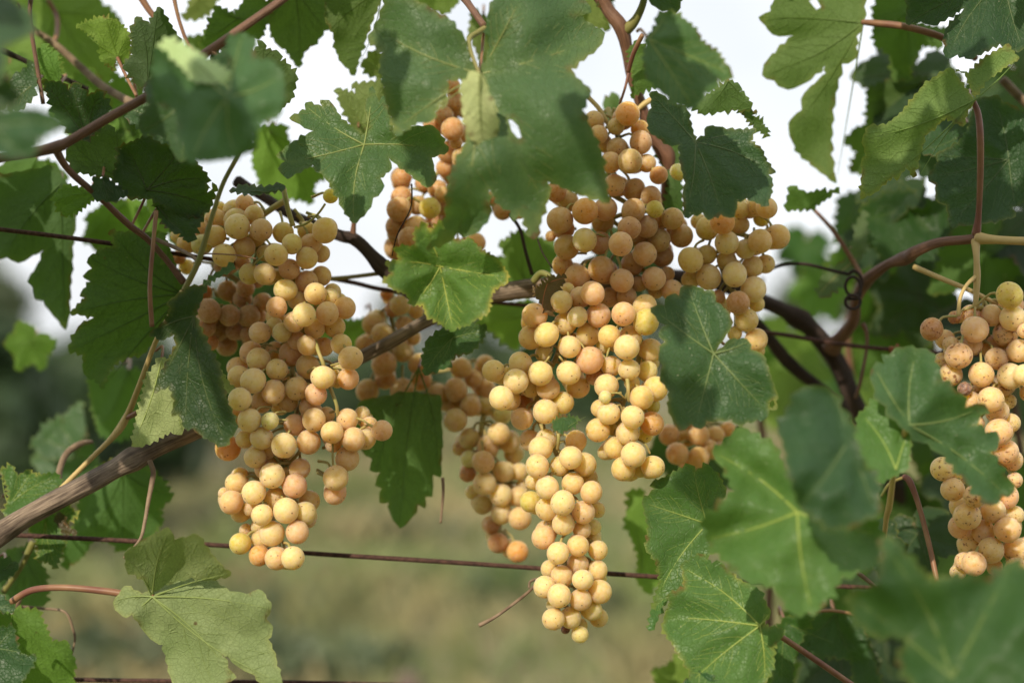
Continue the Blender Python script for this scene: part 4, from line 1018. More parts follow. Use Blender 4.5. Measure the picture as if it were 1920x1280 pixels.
leaf('a', 'z3', 'u', .05, (870, 980), [(840, 1180)], [(760, 755), (840, 790), (910, 780), (920, 1000), (935, 1180), (880, 1260), (820, 1160), (860, 1020)], tz=-.2, tint=(.35, .55, .3))
leaf('a', 'z7', 't', -.06, (1100, 765), [(1390, 1080), (1000, 1160), (960, 400), (1290, 700), (780, 530)],
     [(755, 515), (832, 503), (842, 453), (910, 450), (942, 390), (1010, 400), (1050, 420), (1102, 420), (1112, 482), (1152, 510), (1192, 560), (1197, 620), (1172, 660), (1130, 720), (1102, 762), (1150, 732), (1182, 690), (1280, 683), (1302, 740), (1372, 770), (1402, 860), (1432, 950), (1443, 970), (1440, 1072), (1402, 1070), (1390, 1112), (1230, 1152), (1200, 1120), (1130, 1130), (1062, 1130), (1030, 1177), (980, 1150), (912, 1182), (870, 1112), (850, 1060), (857, 970), (805, 900), (822, 830), (800, 770), (832, 700), (800, 650), (837, 610), (782, 560)],
     tz=.30, cup=.15, tint=(1.1, 1.2, 1.15), yel=.6, teeth=19, tdep=4, holes=[[(1405, 1030), (1425, 1015), (1435, 1040), (1420, 1062), (1402, 1050)]], label="broad flat green leaf with a nibbled hole at its edge")
leaf('b', 's', 't', -.165, (1590, 828), [(1500, 950), (1560, 735), (1640, 950)], [(1460, 800), (1490, 735), (1525, 722), (1562, 735), (1592, 790), (1612, 850), (1642, 900), (1652, 960), (1600, 985), (1560, 992), (1500, 952), (1478, 880)], tz=.3, tint=(.8, .95, .95), teeth=27, tdep=10, wave=2.4, pucker=2.2, second=False, label="blurred dark leaf near the lens")
leaf('b', 's', 't', -.125, (1495, 960), [(1520, 1140), (1345, 850), (1330, 1010), (1640, 1000)],
     [(1335, 848), (1388, 800), (1450, 832), (1482, 900), (1550, 960), (1642, 970), (1652, 1010), (1640, 1062), (1580, 1082), (1540, 1140), (1490, 1152), (1450, 1100), (1400, 1090), (1330, 1022), (1320, 970), (1378, 920), (1358, 880)], tz=.35, tint=(2.1, 2.1, 1.3), teeth=27, tdep=10, wave=2.4, pucker=2.2, second=False, label="sunlit blurred leaf near the lens", yel=.1)  # sunlit look partly painted by the brightened tint
leaf('b', 's', 't', -.10, (1680, 880), [(1620, 780), (1710, 790)], [(1598, 880), (1608, 780), (1660, 728), (1712, 800), (1702, 880), (1650, 905)], tz=.35, tint=(2, 2.1, 1.3), second=False)
leaf('b', 's', 't', -.095, (1705, 797), [(1718, 655), (1640, 690), (1840, 765), (1885, 925)],
     [(1632, 696), (1658, 682), (1668, 665), (1692, 651), (1718, 653), (1744, 658), (1762, 696), (1755, 716), (1790, 730), (1810, 764), (1847, 757), (1840, 778), (1820, 797), (1875, 822), (1857, 848), (1885, 890), (1902, 922), (1880, 930), (1860, 947), (1838, 930), (1802, 892), (1772, 855), (1740, 832), (1705, 812), (1680, 790), (1660, 762), (1640, 732)],
     tz=.3, cup=.1, tint=(1.3, 1.4, 1.3), teeth=27, tdep=10, wave=2.4, pucker=2.2, second=False, label="leaf drooping across the spotted right-hand bunch")
leaf('b', 'br', 't', -.05, (635, 915), [(170, 870), (265, 630), (300, 1185), (660, 1180), (690, 840)],
     [(345, 565), (400, 612), (445, 605), (520, 682), (630, 740), (690, 850), (662, 890), (650, 918), (720, 920), (748, 935), (740, 975), (700, 1020), (705, 1100), (660, 1200), (620, 1290), (400, 1300), (300, 1195), (290, 1130), (240, 1050), (160, 930), (172, 860), (200, 800), (190, 760), (267, 730), (258, 610)],
     tz=.35, cup=.12, tint=(2.0, 2.0, 1.3), yel=.6, teeth=15, tdep=5, label="large sunlit green leaf at the bottom right of the bunches")  # bright tint adds painted sunlight to the green
leaf('b', 'br', 't', .0, (380, 420), [(80, 320), (310, 140), (110, 830), (450, 200)],
     [(62, 310), (122, 250), (110, 218), (200, 180), (290, 128), (322, 162), (380, 128), (440, 190), (472, 262), (440, 340), (440, 500), (370, 600), (262, 615), (267, 730), (190, 762), (108, 832), (150, 700), (130, 600), (78, 540), (92, 430)],
     tz=.25, tint=(1.6, 1.65, 1.1), yel=.3, teeth=14, tdep=5, label="green leaf with a hard shadow across its top")
leaf('b', 'br', 't', .01, (200, 740), [(106, 835)], [(105, 835), (150, 790), (200, 745), (235, 735), (190, 780), (160, 820), (130, 900), (95, 940)], tz=.5, tint=(1.5, 1.7, 1.2), petiole=False)
leaf('b', 's', 't', -.21, (1785, 1270), [(1660, 1020), (1900, 1050), (1600, 1120)],
     [(1590, 1115), (1650, 1095), (1655, 1005), (1678, 1012), (1720, 1060), (1750, 1088), (1780, 1080), (1855, 1085), (1895, 1052), (1960, 1080), (2000, 1200), (1960, 1340), (1740, 1340), (1680, 1230), (1705, 1195), (1640, 1190), (1600, 1160)], tz=.3, tint=(1.0, 1.15, .85), teeth=27, tdep=10, wave=2.4, pucker=2.2, second=False, label="very blurred leaf closest to the lens in the lower right corner")
leaf('b', 'br', 't', -.06, (340, 1240), [(300, 1150)], [(260, 1190), (320, 1140), (390, 1150), (430, 1200), (420, 1290), (300, 1300)], tz=.3, tint=(1., 1.3, 1.1))
leaf('b', 'br', 'u', .14, (220, 1190), [(130, 1130), (260, 1080)], [(110, 1130), (180, 1110), (240, 1050), (295, 1110), (300, 1230), (180, 1260), (130, 1200)], tz=-.2, tint=(.8, 1.0, .4), second=False)
leaf('b', 'br', 'u', .12, (60, 560), [(20, 350), (80, 720)], [(0, 260), (60, 250), (110, 380), (130, 560), (150, 700), (90, 760), (40, 700), (40, 560), (-20, 420)], tz=-.2, tint=(.75, 1.1, .4), second=False)
leaf('b', 'br', 't', .06, (760, 900), [(740, 1190), (1000, 1000)], [(690, 960), (760, 870), (900, 860), (830, 1000), (800, 1100), (790, 1260), (690, 1260), (700, 1100)], tz=.3, tint=(.8, 1., .6))
leaf('b', 'br', 't', .09, (1000, 860), [(830, 990), (1100, 1100)], [(800, 960), (860, 880), (1000, 840), (1130, 880), (1180, 1040), (1240, 1240), (1100, 1260), (1080, 1080), (920, 1060), (850, 1030)], tz=.3, tint=(.6, .8, .6))
# ---- right top
leaf('b', 'z4', 'u', .06, (635, 125), [(75, 95), (90, 410), (490, 990), (240, 730)],
     [(140, 20), (200, -60), (420, -120), (650, -60), (640, 118), (600, 200), (598, 320), (520, 350), (470, 600), (460, 840), (490, 1003), (380, 922), (290, 842), (262, 800), (230, 722), (240, 650), (300, 600), (312, 510), (430, 400), (428, 360), (330, 450), (225, 492), (150, 442), (83, 412), (110, 330), (252, 195), (140, 190), (63, 95), (130, 62)],
     tz=-.3, tint=(.55, .72, .42), teeth=26, tdep=4, label="large soft leaf against the white sky at the upper right", holes=[[(340, 5), (380, -5), (405, 40), (380, 55)]])
leaf('b', 'z4', 'u', .11, (880, 80), [(690, 190), (890, 370), (1060, 260)],
     [(690, 70), (720, -60), (890, -60), (900, 120), (1090, 160), (1062, 262), (960, 250), (920, 320), (890, 372), (900, 440), (800, 440), (780, 300), (742, 260), (702, 262), (690, 190)], tz=-.3, tint=(.38, .6, .28))
leaf('b', 'z4', 'u', .13, (960, 450), [(530, 770), (660, 490), (640, 700)],
     [(658, 490), (780, 430), (960, 420), (1010, 470), (960, 600), (850, 800), (760, 900), (640, 960), (560, 930), (600, 830), (530, 770), (590, 700), (650, 680)], tz=-.3, tint=(.38, .55, .28))
leaf('b', 'z4', 't', .0, (1400, -120), [(870, 130), (1090, 310), (1500, 260)],
     [(880, -60), (1300, -200), (1600, -100), (1600, 270), (1513, 265), (1460, 280), (1380, 240), (1300, 280), (1220, 325), (1150, 300), (1082, 312), (1075, 200), (1100, 140), (1185, 48), (1020, 142), (950, 120), (868, 130)], tz=.4, tint=(.72, .82, .95), teeth=17, tdep=4, label="dark bluish leaf in the upper right corner")
leaf('b', 'z4', 'u', -.03, (1235, 550), [(622, 1080), (1480, 320), (640, 760), (940, 960)],
     [(1242, 545), (1230, 500), (1190, 400), (1130, 380), (1210, 400), (1290, 322), (1430, 238), (1442, 270), (1488, 320), (1400, 372), (1300, 450), (1250, 520), (1240, 560), (1210, 600), (1180, 692), (1090, 642), (1040, 682), (970, 742), (950, 840), (910, 972), (870, 902), (820, 987), (800, 960), (740, 1012), (700, 1050), (620, 1087), (630, 920), (622, 900), (650, 850), (630, 762), (662, 690), (760, 682), (850, 610), (960, 470), (1070, 392), (1110, 372)],
     tz=-.25, tx=.1, tint=(.70, .92, .50), yel=.6, teeth=14, tdep=4, label="long yellowish leaf underside on a pink stalk")
leaf('b', 'z4', 't', .03, (1430, 870), [(1000, 965), (1110, 1225), (1350, 530), (1470, 1180), (1040, 850)],
     [(1250, 540), (1320, 530), (1372, 518), (1400, 560), (1440, 570), (1490, 600), (1600, 700), (1600, 1050), (1513, 1100), (1450, 1132), (1470, 1182), (1380, 1202), (1290, 1222), (1220, 1230), (1110, 1233), (1090, 1122), (1030, 1092), (1030, 1010), (988, 960), (1042, 890), (1030, 840), (1150, 782), (1200, 720)],
     tz=.25, tint=(.62, .78, .80), yel=.4, teeth=17, tdep=4, label="large dark green leaf behind the pink stalk")
leaf('b', 'z4', 't', .05, (1230, 700), [(965, 820)], [(1090, 645), (1180, 690), (1260, 640), (1240, 760), (1040, 850), (958, 840), (970, 745)], tz=.5, tint=(.9, 1., 1.), second=False)
leaf('b', 'z4', 'u', .07, (335, 1140), [(240, 1020), (500, 1025)], [(218, 1100), (238, 1012), (330, 1052), (400, 1040), (440, 1050), (507, 1020), (440, 1082), (350, 1142), (280, 1140), (218, 1152)], tz=-.8, tint=(.5, .8, .4))
leaf('b', 'z4', 't', .22, (600, 1120), [(520, 1270)], [(500, 1080), (580, 1050), (680, 1070), (660, 1280), (560, 1420), (480, 1300)], tz=.3, tint=(1.2, 1.2, 1.3), second=False)
leaf('b', 'z8', 't', .10, (600, 250), [(390, 440)], [(640, -20), (660, 120), (620, 260), (560, 340), (440, 460), (385, 440), (400, 360), (480, 290), (560, 230), (600, 60)], tz=.3, tint=(2.2, 1.6, 1.9), yel=0, second=False, label="withered grey leaf")
leaf('b', 'z4', 't', .14, (880, 1130), [(650, 1200), (1000, 1270)], [(620, 1130), (760, 1050), (900, 1040), (1080, 1120), (1120, 1260), (1000, 1420), (760, 1420), (640, 1300)], tz=.3, tint=(.5, .7, .4))
# ---- leaves of the shoots behind, right side
rg = random.Random(5)
def lobes(cx, cy, s, rot):
    """a plain five-lobed outline (centre, size, turn) for leaves that are out of focus"""
    half = [(0, 1.0), (12, .84), (24, .63), (38, .74), (52, .92), (66, .76), (82, .56), (98, .64), (114, .74), (130, .60), (150, .52), (166, .42), (177, .12)]
    pts = [(a, r) for a, r in half] + [(360 - a, r) for a, r in reversed(half[1:])]
    return [(cx + s * r * rg.uniform(.93, 1.07) * math.sin(math.radians(a + rot)), cy + s * r * rg.uniform(.93, 1.07) * math.cos(math.radians(a + rot))) for a, r in pts]
def filler(vine, x, y, d, s, side=None, tint=None, rot=None, label=None):
    rot = rg.uniform(-70, 70) if rot is None else rot
    side = side or rg.choice('ttu')
    tint = tint or ((rg.uniform(.45, .8),) * 3 if side == 't' else (.33, .55, .25))  # default tint darkened to stand in for shade behind the front leaves
    ol = lobes(x, y, s, rot)
    tips = [ol[0], ol[4], ol[-4], ol[8], ol[-8]]
    return leaf(vine, 's', side, d, (x, y), tips, ol, tx=rg.uniform(-.5, .5), tz=rg.uniform(.1, .8) if side == 't' else rg.uniform(-.7, -.1), cup=rg.uniform(-.1, .25),
         tint=tint, second=False, detail=.75, teeth=20, tdep=6, label=label)
for (x, y) in [(1660, 470), (1760, 420), (1860, 470), (1930, 400), (1740, 560), (1850, 620), (1690, 640), (1930, 560), (1660, 1000), (1730, 930), (1640, 1180), (1700, 1130), (1800, 1020), (1560, 1220), (1660, 1260), (1830, 900), (1940, 720), (1930, 940), (1560, 1150), (1860, 1180), (1500, 1290), (1760, 780), (1930, 160), (1850, 330), (1690, 120)]:
    filler('c', x + rg.uniform(-20, 20), y + rg.uniform(-20, 20), rg.uniform(.13, .30), rg.uniform(105, 160))
for (x, y) in [(1480, 640), (1540, 540), (1500, 760), (1620, 640), (1660, 760), (1570, 820), (1440, 740), (1510, 460), (1420, 700), (1650, 560), (1590, 700), (1660, 680), (1500, 690)]:
    filler('c', x, y, rg.uniform(.42, .62), rg.uniform(65, 100), rg.choice('tu'), rg.choice([(.8, 1.05, .5), (1.2, 1.5, .7), (.5, .85, .3)]))
for (x, y, d, s) in [(470, 560, .13, 130), (430, 660, .12, 110), (1190, 480, .12, 110), (1080, 640, .13, 110), (1290, 830, .15, 120), (1120, 560, .12, 100)]:  # dark leaves added behind bunches so the gaps look shaded
    filler('a', x, y, d, s, 't', (.6, .65, .6))
for (x, y, d, s) in [(330, 390, .10, 80), (150, 190, .13, 90), (15, 130, .14, 80), (190, 430, .15, 55), (60, 330, .13, 90), (250, 250, .1, 80), (60, 640, .20, 60)]:
    filler('a', x, y, d, s, 'u', (.55, .85, .32))
for (x, y, d, s) in [(1690, 340, .15, 90), (1750, 250, .16, 90), (1880, 260, .14, 110), (1640, 450, .2, 80), (1720, 1000, .08, 95), (1640, 1010, .06, 70)]:
    filler('c', x, y, d, s, 't', (.5, .6, .5))
filler('a', 425, 105, .0, 55, 't', (.35, .4, .35))
filler('a', 415, 178, -.02, 70, 't', (.35, .4, .35))
# ---- unseen leaves added above and beside the picture to shade the upper bunches
for (x, y, d, s) in [(330, -150, -.02, 150), (520, -170, .05, 140), (60, -140, .03, 160), (-150, 60, -.02, 150), (-160, 330, .0, 160), (-170, 620, .0, 150), (700, -160, -.04, 140), (930, -190, .03, 150),
                     (1230, -170, .02, 150), (1420, -190, .06, 140), (1650, -170, .06, 150), (1850, -190, .02, 150), (2080, 60, .02, 150), (2090, 330, .05, 150), (2080, 640, .06, 160), (2100, 900, .05, 150), (2080, 1150, .02, 160),
                     (-140, 900, .03, 150), (-120, 1200, .0, 150), (-230, 130, -.16, 200), (-300, 330, -.16, 200), (-180, -120, -.18, 200), (60, -230, -.15, 190), (-60, 20, -.22, 150)]:
    filler('a' if x < 1500 else 'b', x, y, d, s, 't', (.9, 1., .9))
# added leaves, mostly out of view, each aimed to shade one spot
for (tx_, ty_, D_, s_) in [(380, 420, .34, 130), (400, 620, .44, 120), (540, 440, .10, 100), (600, 400, .10, 80), (230, 520, .38, 150), (120, 420, .36, 150), (200, 330, .30, 140), (330, 330, .30, 130),
      (1300, 330, .32, 140), (1340, 450, .38, 120), (1260, 500, .42, 100),
      (700, 640, .46, 130), (850, 320, .34, 85), (1330, 860, .50, 90), (1620, 330, .34, 150), (1800, 330, .36, 150), (1880, 420, .38, 130), (1700, 480, .42, 130), (1560, 420, .36, 120), (60, 560, .42, 140)]:
    d_ = FOC - D_
    wx = (tx_ - 960) * K * FOC - .45 * D_; wz = (640 - ty_) * K * FOC + .70 * D_
    filler('a' if tx_ < 1500 else 'b', 960 + wx / (K * d_), 640 - wz / (K * d_), -D_, s_ * FOC / d_, 't', (.9, 1., .9))
for i in range(46):  # further unseen leaves added overhead to cut the sky light
    dd = rg.uniform(-.10, .35)
    k_ = FOC / (FOC + dd)
    filler('a' if i % 3 else 'b', 960 + rg.uniform(-1150, 1250) * k_, 640 - (rg.uniform(760, 1300)) * max(1, k_), dd, rg.uniform(140, 190) * k_, 't', (.9, 1., .9))
# dried scrap caught in the fork
leaf('a', 'z6', 't', .0, (1590, 380), [(1560, 540), (1690, 350)], [(1510, 420), (1560, 390), (1610, 350), (1690, 335), (1650, 420), (1640, 500), (1610, 560), (1570, 520), (1530, 450)], tz=.3, wave=3, tint=(3.2, .85, .8), yel=0, second=False, teeth=8, label="rusty dried leaf scrap", petiole=False)
leaf('a', 's', 't', -.02, (1065, 800), [(1100, 780)], [(1035, 790), (1055, 780), (1085, 783), (1080, 795), (1066, 806), (1050, 812), (1037, 805)], tz=.8, tint=(1., 1.2, 1.), second=False, teeth=8, petiole=False)

# ------------------------------------------------------------------ grapes
def berry_mesh():
    import bmesh
    bm = bmesh.new()
    bmesh.ops.create_uvsphere(bm, u_segments=28, v_segments=18, radius=1.0)
    for v in bm.verts:
        v.co.z *= 1.0 + 0.02 * v.co.z
    me = bpy.data.meshes.new("grape")
    bm.to_mesh(me); bm.free()
    me.polygons.foreach_set("use_smooth", [True] * len(me.polygons))
    me.materials.append(M_GRAPE)
    return me
BERRY = berry_mesh()
def raisin_mesh():
    me = BERRY.copy()
    for v in me.vertices:
        v.co *= 1 - 0.22 * abs(noise.noise(v.co * 2.6)) - 0.1 * noise.noise(v.co * 5)
    return me
RAISIN = raisin_mesh()
PAL = {'g': (0.60, 0.60, 0.33), 'a': (0.66, 0.32, 0.075), 'd': (0.05, 0.020, 0.024), 'y': (0.52, 0.46, 0.09), 'o': (0.38, 0.20, 0.06),  # the orange-brown tone also carries deep shade
       'p': (0.67, 0.39, 0.25), 'w': (0.80, 0.59, 0.35), 'n': (0.30, 0.15, 0.06)}

def bunch(label, dep, data, top, tone=((0.70, 0.47, 0.26), (0.69, 0.42, 0.27), (0.69, 0.50, 0.25)), spot=0.15, fill=0.5, seed=1, arms=()):
    rng = random.Random(seed)
    G = []
    for zone, txt in data:
        for item in txt.split(';'):
            it = item.split()
            if not it: continue
            x, y, r, l = (float(q) for q in it[:4])
            x, y = cv(zone, (x, y)); r *= 1.015 / ZON[zone][2]
            G.append([x, y, r, l, it[4] if len(it) > 4 else ''])
    nvis = len(G)
    for i in range(nvis):                       # the berries of the far side of the bunch
        if rng.random() < fill:
            x, y, r, l, _ = G[i]
            j = min(range(nvis), key=lambda q: math.hypot(G[q][0] - x, G[q][1] - y) if q != i else 1e9)
            f = rng.uniform(.15, .55)
            G.append([x + (G[j][0] - x) * f, y + (G[j][1] - y) * f, r * rng.uniform(.88, .98), l + 2.2, ''])
    n = len(G)
    a = np.array([[q[0], q[1], q[2], q[3]] for q in G])
    rm = np.median(a[:, 2])
    yv = a[:, 3] * rm * 0.95 + np.array([rng.uniform(-.1, .1) for _ in range(n)]) * rm
    order = yv.copy(); y0 = yv.copy()
    D = np.hypot(a[:, None, 0] - a[None, :, 0], a[:, None, 1] - a[None, :, 1])
    Rs = a[:, None, 2] + a[None, :, 2]
    need = np.sqrt(np.maximum(Rs ** 2 * 0.985 - D ** 2, 0))
    np.fill_diagonal(need, 0)
    sg = np.sign(order[:, None] - order[None, :])
    for it in range(160):
        diff = (yv[:, None] - yv[None, :]) * sg
        lack = np.maximum(need - diff, 0) * (need > 0)
        push = (lack * sg).sum(1) / np.maximum((lack > 0).sum(1), 1)
        yv = yv + 0.45 * push + 0.012 * (y0 - yv)
    k1 = K * FOC
    e = empty("grape_bunch", P(top[0], top[1], dep + top[2]), label, "grape bunch", "grape bunches hanging on the vine")
    pos = []
    for i, (x, y, r, l, code) in enumerate(G):
        d = dep + yv[i] * k1
        p = P(x, y, d); R = r * K * (FOC + d)
        me = RAISIN if code == 'd' or code == 'n' else BERRY
        o = bpy.data.objects.new("grape", me)
        COL.objects.link(o); o.parent = e
        o.location = p - e.location
        s = rng.uniform(.95, 1.03)
        o.scale = (R * rng.uniform(.97, 1.02), R * s, R * rng.uniform(.98, 1.06))
        # berries point away from the stem: mostly outwards and down
        dirn = Vector((rng.gauss(0, .6), rng.gauss(-.55, .5), rng.gauss(-.6, .5))).normalized()
        o.rotation_euler = (-dirn).to_track_quat('Z', 'Y').to_euler()
        if code in PAL:
            c = PAL[code]
        else:
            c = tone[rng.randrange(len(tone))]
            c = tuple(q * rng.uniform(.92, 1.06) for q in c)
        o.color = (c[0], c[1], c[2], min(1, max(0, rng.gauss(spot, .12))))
        if code == 'd': o['label'] = "shrivelled dark berry"
        elif code == 'g': o['label'] = "unripe pale green berry"
        elif code == 'a': o['label'] = "amber translucent berry"
        pos.append((p, R))
    # stem: rachis through the middle, one pedicel per berry
    tb = TubeMesh()
    ys = sorted(range(n), key=lambda i: -pos[i][0].z)
    ras = [e.location.copy()]
    step = max(3, n // 9)
    for i in range(0, n - step + 1, step):
        ch = ys[i:i + step]
        c = sum((pos[j][0] for j in ch), Vector()) / len(ch)
        c.y += 0.003
        ras.append(c)
    rs = spline(ras, 6)
    tb.tube(rs, [0.0022 - 0.0013 * i / len(rs) for i in range(len(rs))], 7, 0.1)
    for (p, R) in pos:
        q = min(rs, key=lambda w: (w - (p + Vector((0, 0, R * 1.4)))).length)
        d = q - p
        if d.length > R + 0.016: d = d.normalized() * (R + 0.011); q = p + d
        dn = (d + Vector((0, 0, R * 1.1))).normalized()
        tb.tube(spline([p + dn * R * .9, p + dn * R * 1.5 , q], 3), [0.0015, .0011, .0009, .0009, .0009, .001, .0012], 5, 0, False)
    for zone, r0, r1, pts in arms:             # the bare stretches of stalk that show between the berries
        q = [cv(zone, p[:2]) + (p[2],) for p in pts]
        sp = spline([P(x, y, dep + d) for x, y, d in q], 6)
        tb.tube(sp, [(r0 + (r1 - r0) * i / (len(sp) - 1)) * K * FOC for i in range(len(sp))], 7, 0.12)
    tb.build("stem", M_STEM, e, e.location)
    return e

bunch("large left bunch with a side strand of peach grapes and a sunlit tip", 0.0, [
 ('A', "500 340 93 0 w;680 365 83 1;625 255 75 2;475 225 85 3;555 165 70 3;335 290 85 3;370 190 40 4;225 350 65 3;180 290 45 4;60 410 60 4;120 470 75 4;235 475 80 2 g;335 410 80 2;400 555 87 1;550 500 85 1;640 430 60 3;705 540 60 2;845 385 78 1;910 470 77 0;1155 370 93 0;1175 350 78 1 o;1020 370 70 1;1050 470 80 1 p;1130 545 65 2;790 550 87 0;1020 575 82 0;705 695 80 0;590 695 78 1;890 660 82 1 p;780 710 60 2;1020 755 85 1 p;1130 710 75 2;1085 842 82 0;860 815 85 1;1215 830 65 2;1195 870 70 1;1000 1000 88 -.4 w;945 890 72 1;1175 990 87 0;1305 950 82 1;795 945 80 1;925 1055 77 .5;1080 1105 77 1;1230 1090 82 2;835 1135 72 1;780 1085 65 2;1022 1230 75 0;670 1135 82 1;945 1190 70 1;1280 1220 80 1;1150 1240 70 2;1200 110 56 0 y"),
 ('B', "445 325 88 2 p;500 378 88 1;340 435 80 3;350 505 82 2;458 535 95 0 w;637 452 82 .5;620 310 70 3;740 335 90 2 p;870 430 90 2;735 510 60 3;785 595 87 .5;612 618 90 .5;980 508 90 -.5 w;930 635 83 -.2;1190 365 92 0;1095 455 60 2;1172 520 82 0 p;1090 540 50 2;360 672 88 0 w;520 695 85 1;305 795 82 1;720 690 80 2;885 735 82 1;1010 790 60 2;660 720 70 3;430 830 88 0 w;585 835 67 0 g;770 865 82 .5;915 828 87 0;1165 825 82 0;1275 790 62 2;1050 922 85 -.2;1210 975 90 0;1300 970 80 1;1425 908 78 0 p;1330 870 65 1.5;395 972 70 1 w;525 965 88 0 w;690 1020 95 0 w;875 995 90 0;1060 1010 65 2 p;473 1107 82 0 w;1165 1118 92 .3;560 1070 60 2;690 1090 80 3"),
 ('C', "1078 463 95 0;1072 580 87 .5;270 240 95 2 a;600 445 95 0 w;540 400 70 1;590 370 60 2;690 350 60 3;808 395 80 1;770 523 92 0;705 430 50 2;465 572 90 0 w;625 615 82 .5;335 505 85 1.5;360 450 70 2;295 645 90 1;240 580 45 2;365 720 75 1.5;440 690 60 1;525 740 83 0 w;705 707 95 -.3 w;845 730 87 .7;880 635 80 1.5;870 780 60 1.5;600 880 95 0 w;500 830 60 1;790 870 88 .5;520 925 75 1;405 855 50 2;362 955 82 0 y;505 1045 78 1 a;635 1065 88 .3;757 1063 89 0 w")],
 (540, 372, .02), fill=.6, seed=11, arms=[('A', 5, 5, [(848, 55, .0), (875, 190, -.004), (918, 335, -.004)]), ('A', 2.2, 2.4, [(1160, 168, .0), (1100, 250, .0), (1010, 320, .0), (925, 345, -.002)]),
  ('B', 4, 3.2, [(925, 240, -.002), (950, 320, -.008), (985, 410, -.01), (1010, 520, -.004), (1050, 620, -.006), (1085, 720, -.006), (1092, 800, -.002)]), ('B', 2, 2, [(1058, 990, -.004), (1055, 1090, -.006), (1060, 1190, -.004)]),
  ('B', 2.2, 2, [(1235, 815, -.002), (1290, 835, -.006), (1350, 880, -.004)]), ('B', 2, 2, [(640, 825, 0), (700, 828, 0), (780, 835, 0)]), ('B', 2, 2, [(1040, 420, .0), (1100, 405, -.004), (1150, 380, .0)]), ('A', 2, 2, [(620, 630, 0), (670, 580, -.006), (730, 545, -.002)]), ('A', 2, 2, [(710, 425, -.003), (745, 470, -.008)])])
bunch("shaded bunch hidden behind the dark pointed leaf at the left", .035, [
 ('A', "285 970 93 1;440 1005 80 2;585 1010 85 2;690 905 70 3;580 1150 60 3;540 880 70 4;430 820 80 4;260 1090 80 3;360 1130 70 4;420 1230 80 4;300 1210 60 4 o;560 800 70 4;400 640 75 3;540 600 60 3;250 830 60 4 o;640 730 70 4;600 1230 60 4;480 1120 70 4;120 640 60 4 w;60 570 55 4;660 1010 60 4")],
 (440, 480, .02), tone=((0.36, 0.24, 0.12), (0.34, 0.22, 0.12)), fill=.7, seed=12)  # dark tone: shade put into the berry colour
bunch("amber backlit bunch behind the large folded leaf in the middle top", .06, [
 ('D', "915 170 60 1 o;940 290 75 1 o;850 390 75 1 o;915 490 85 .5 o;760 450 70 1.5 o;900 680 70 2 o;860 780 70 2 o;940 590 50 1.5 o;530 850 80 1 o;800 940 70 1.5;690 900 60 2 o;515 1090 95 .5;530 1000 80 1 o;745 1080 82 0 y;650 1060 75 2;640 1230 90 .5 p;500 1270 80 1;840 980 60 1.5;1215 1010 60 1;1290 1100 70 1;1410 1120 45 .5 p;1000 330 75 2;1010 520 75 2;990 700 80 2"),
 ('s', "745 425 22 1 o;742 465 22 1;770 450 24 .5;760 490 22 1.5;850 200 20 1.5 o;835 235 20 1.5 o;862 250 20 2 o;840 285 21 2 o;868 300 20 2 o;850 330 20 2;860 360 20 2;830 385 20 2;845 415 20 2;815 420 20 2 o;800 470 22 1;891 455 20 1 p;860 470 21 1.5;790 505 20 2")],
 (850, 130, .02), tone=((0.36, 0.22, 0.09), (0.36, 0.24, 0.09)), fill=.5, seed=13)  # low orange-brown tone puts deep shade into the berries
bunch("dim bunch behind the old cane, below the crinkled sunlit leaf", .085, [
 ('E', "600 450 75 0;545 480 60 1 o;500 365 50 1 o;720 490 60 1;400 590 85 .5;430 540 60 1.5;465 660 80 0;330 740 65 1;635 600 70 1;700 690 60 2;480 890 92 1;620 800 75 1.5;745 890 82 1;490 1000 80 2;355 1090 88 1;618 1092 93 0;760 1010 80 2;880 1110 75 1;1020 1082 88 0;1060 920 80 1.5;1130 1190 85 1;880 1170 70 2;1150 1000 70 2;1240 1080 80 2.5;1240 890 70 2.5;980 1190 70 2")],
 (770, 560, .02), tone=((0.48, 0.33, 0.16), (0.48, 0.35, 0.16)), fill=.45, seed=14)  # tone lowered to paint the dimness behind the cane
bunch("softly blurred pale bunch hanging just behind the long central one", .07, [
 ('F', "375 430 88 1;490 325 80 1.5;600 330 70 2;480 565 82 1;700 530 85 .5;780 590 80 1.5;620 630 85 1;730 390 70 1 g;410 640 60 2;815 680 75 1.5;480 720 65 1.5 g;585 745 85 0;470 830 65 2 o;735 815 80 .5;855 815 68 .8;595 905 87 0 w;505 970 55 2;715 990 85 .5 w;850 1000 75 .7;580 1060 75 1.5;720 1130 80 1 w;860 1165 85 .3;880 920 50 2;640 1210 70 1.5"),
 ('G', "295 470 75 .5 o;440 535 82 0 a;250 350 60 1.5 o")],
 (880, 750, .02), tone=((0.60, 0.46, 0.25), (0.58, 0.42, 0.24)), fill=.5, seed=15)
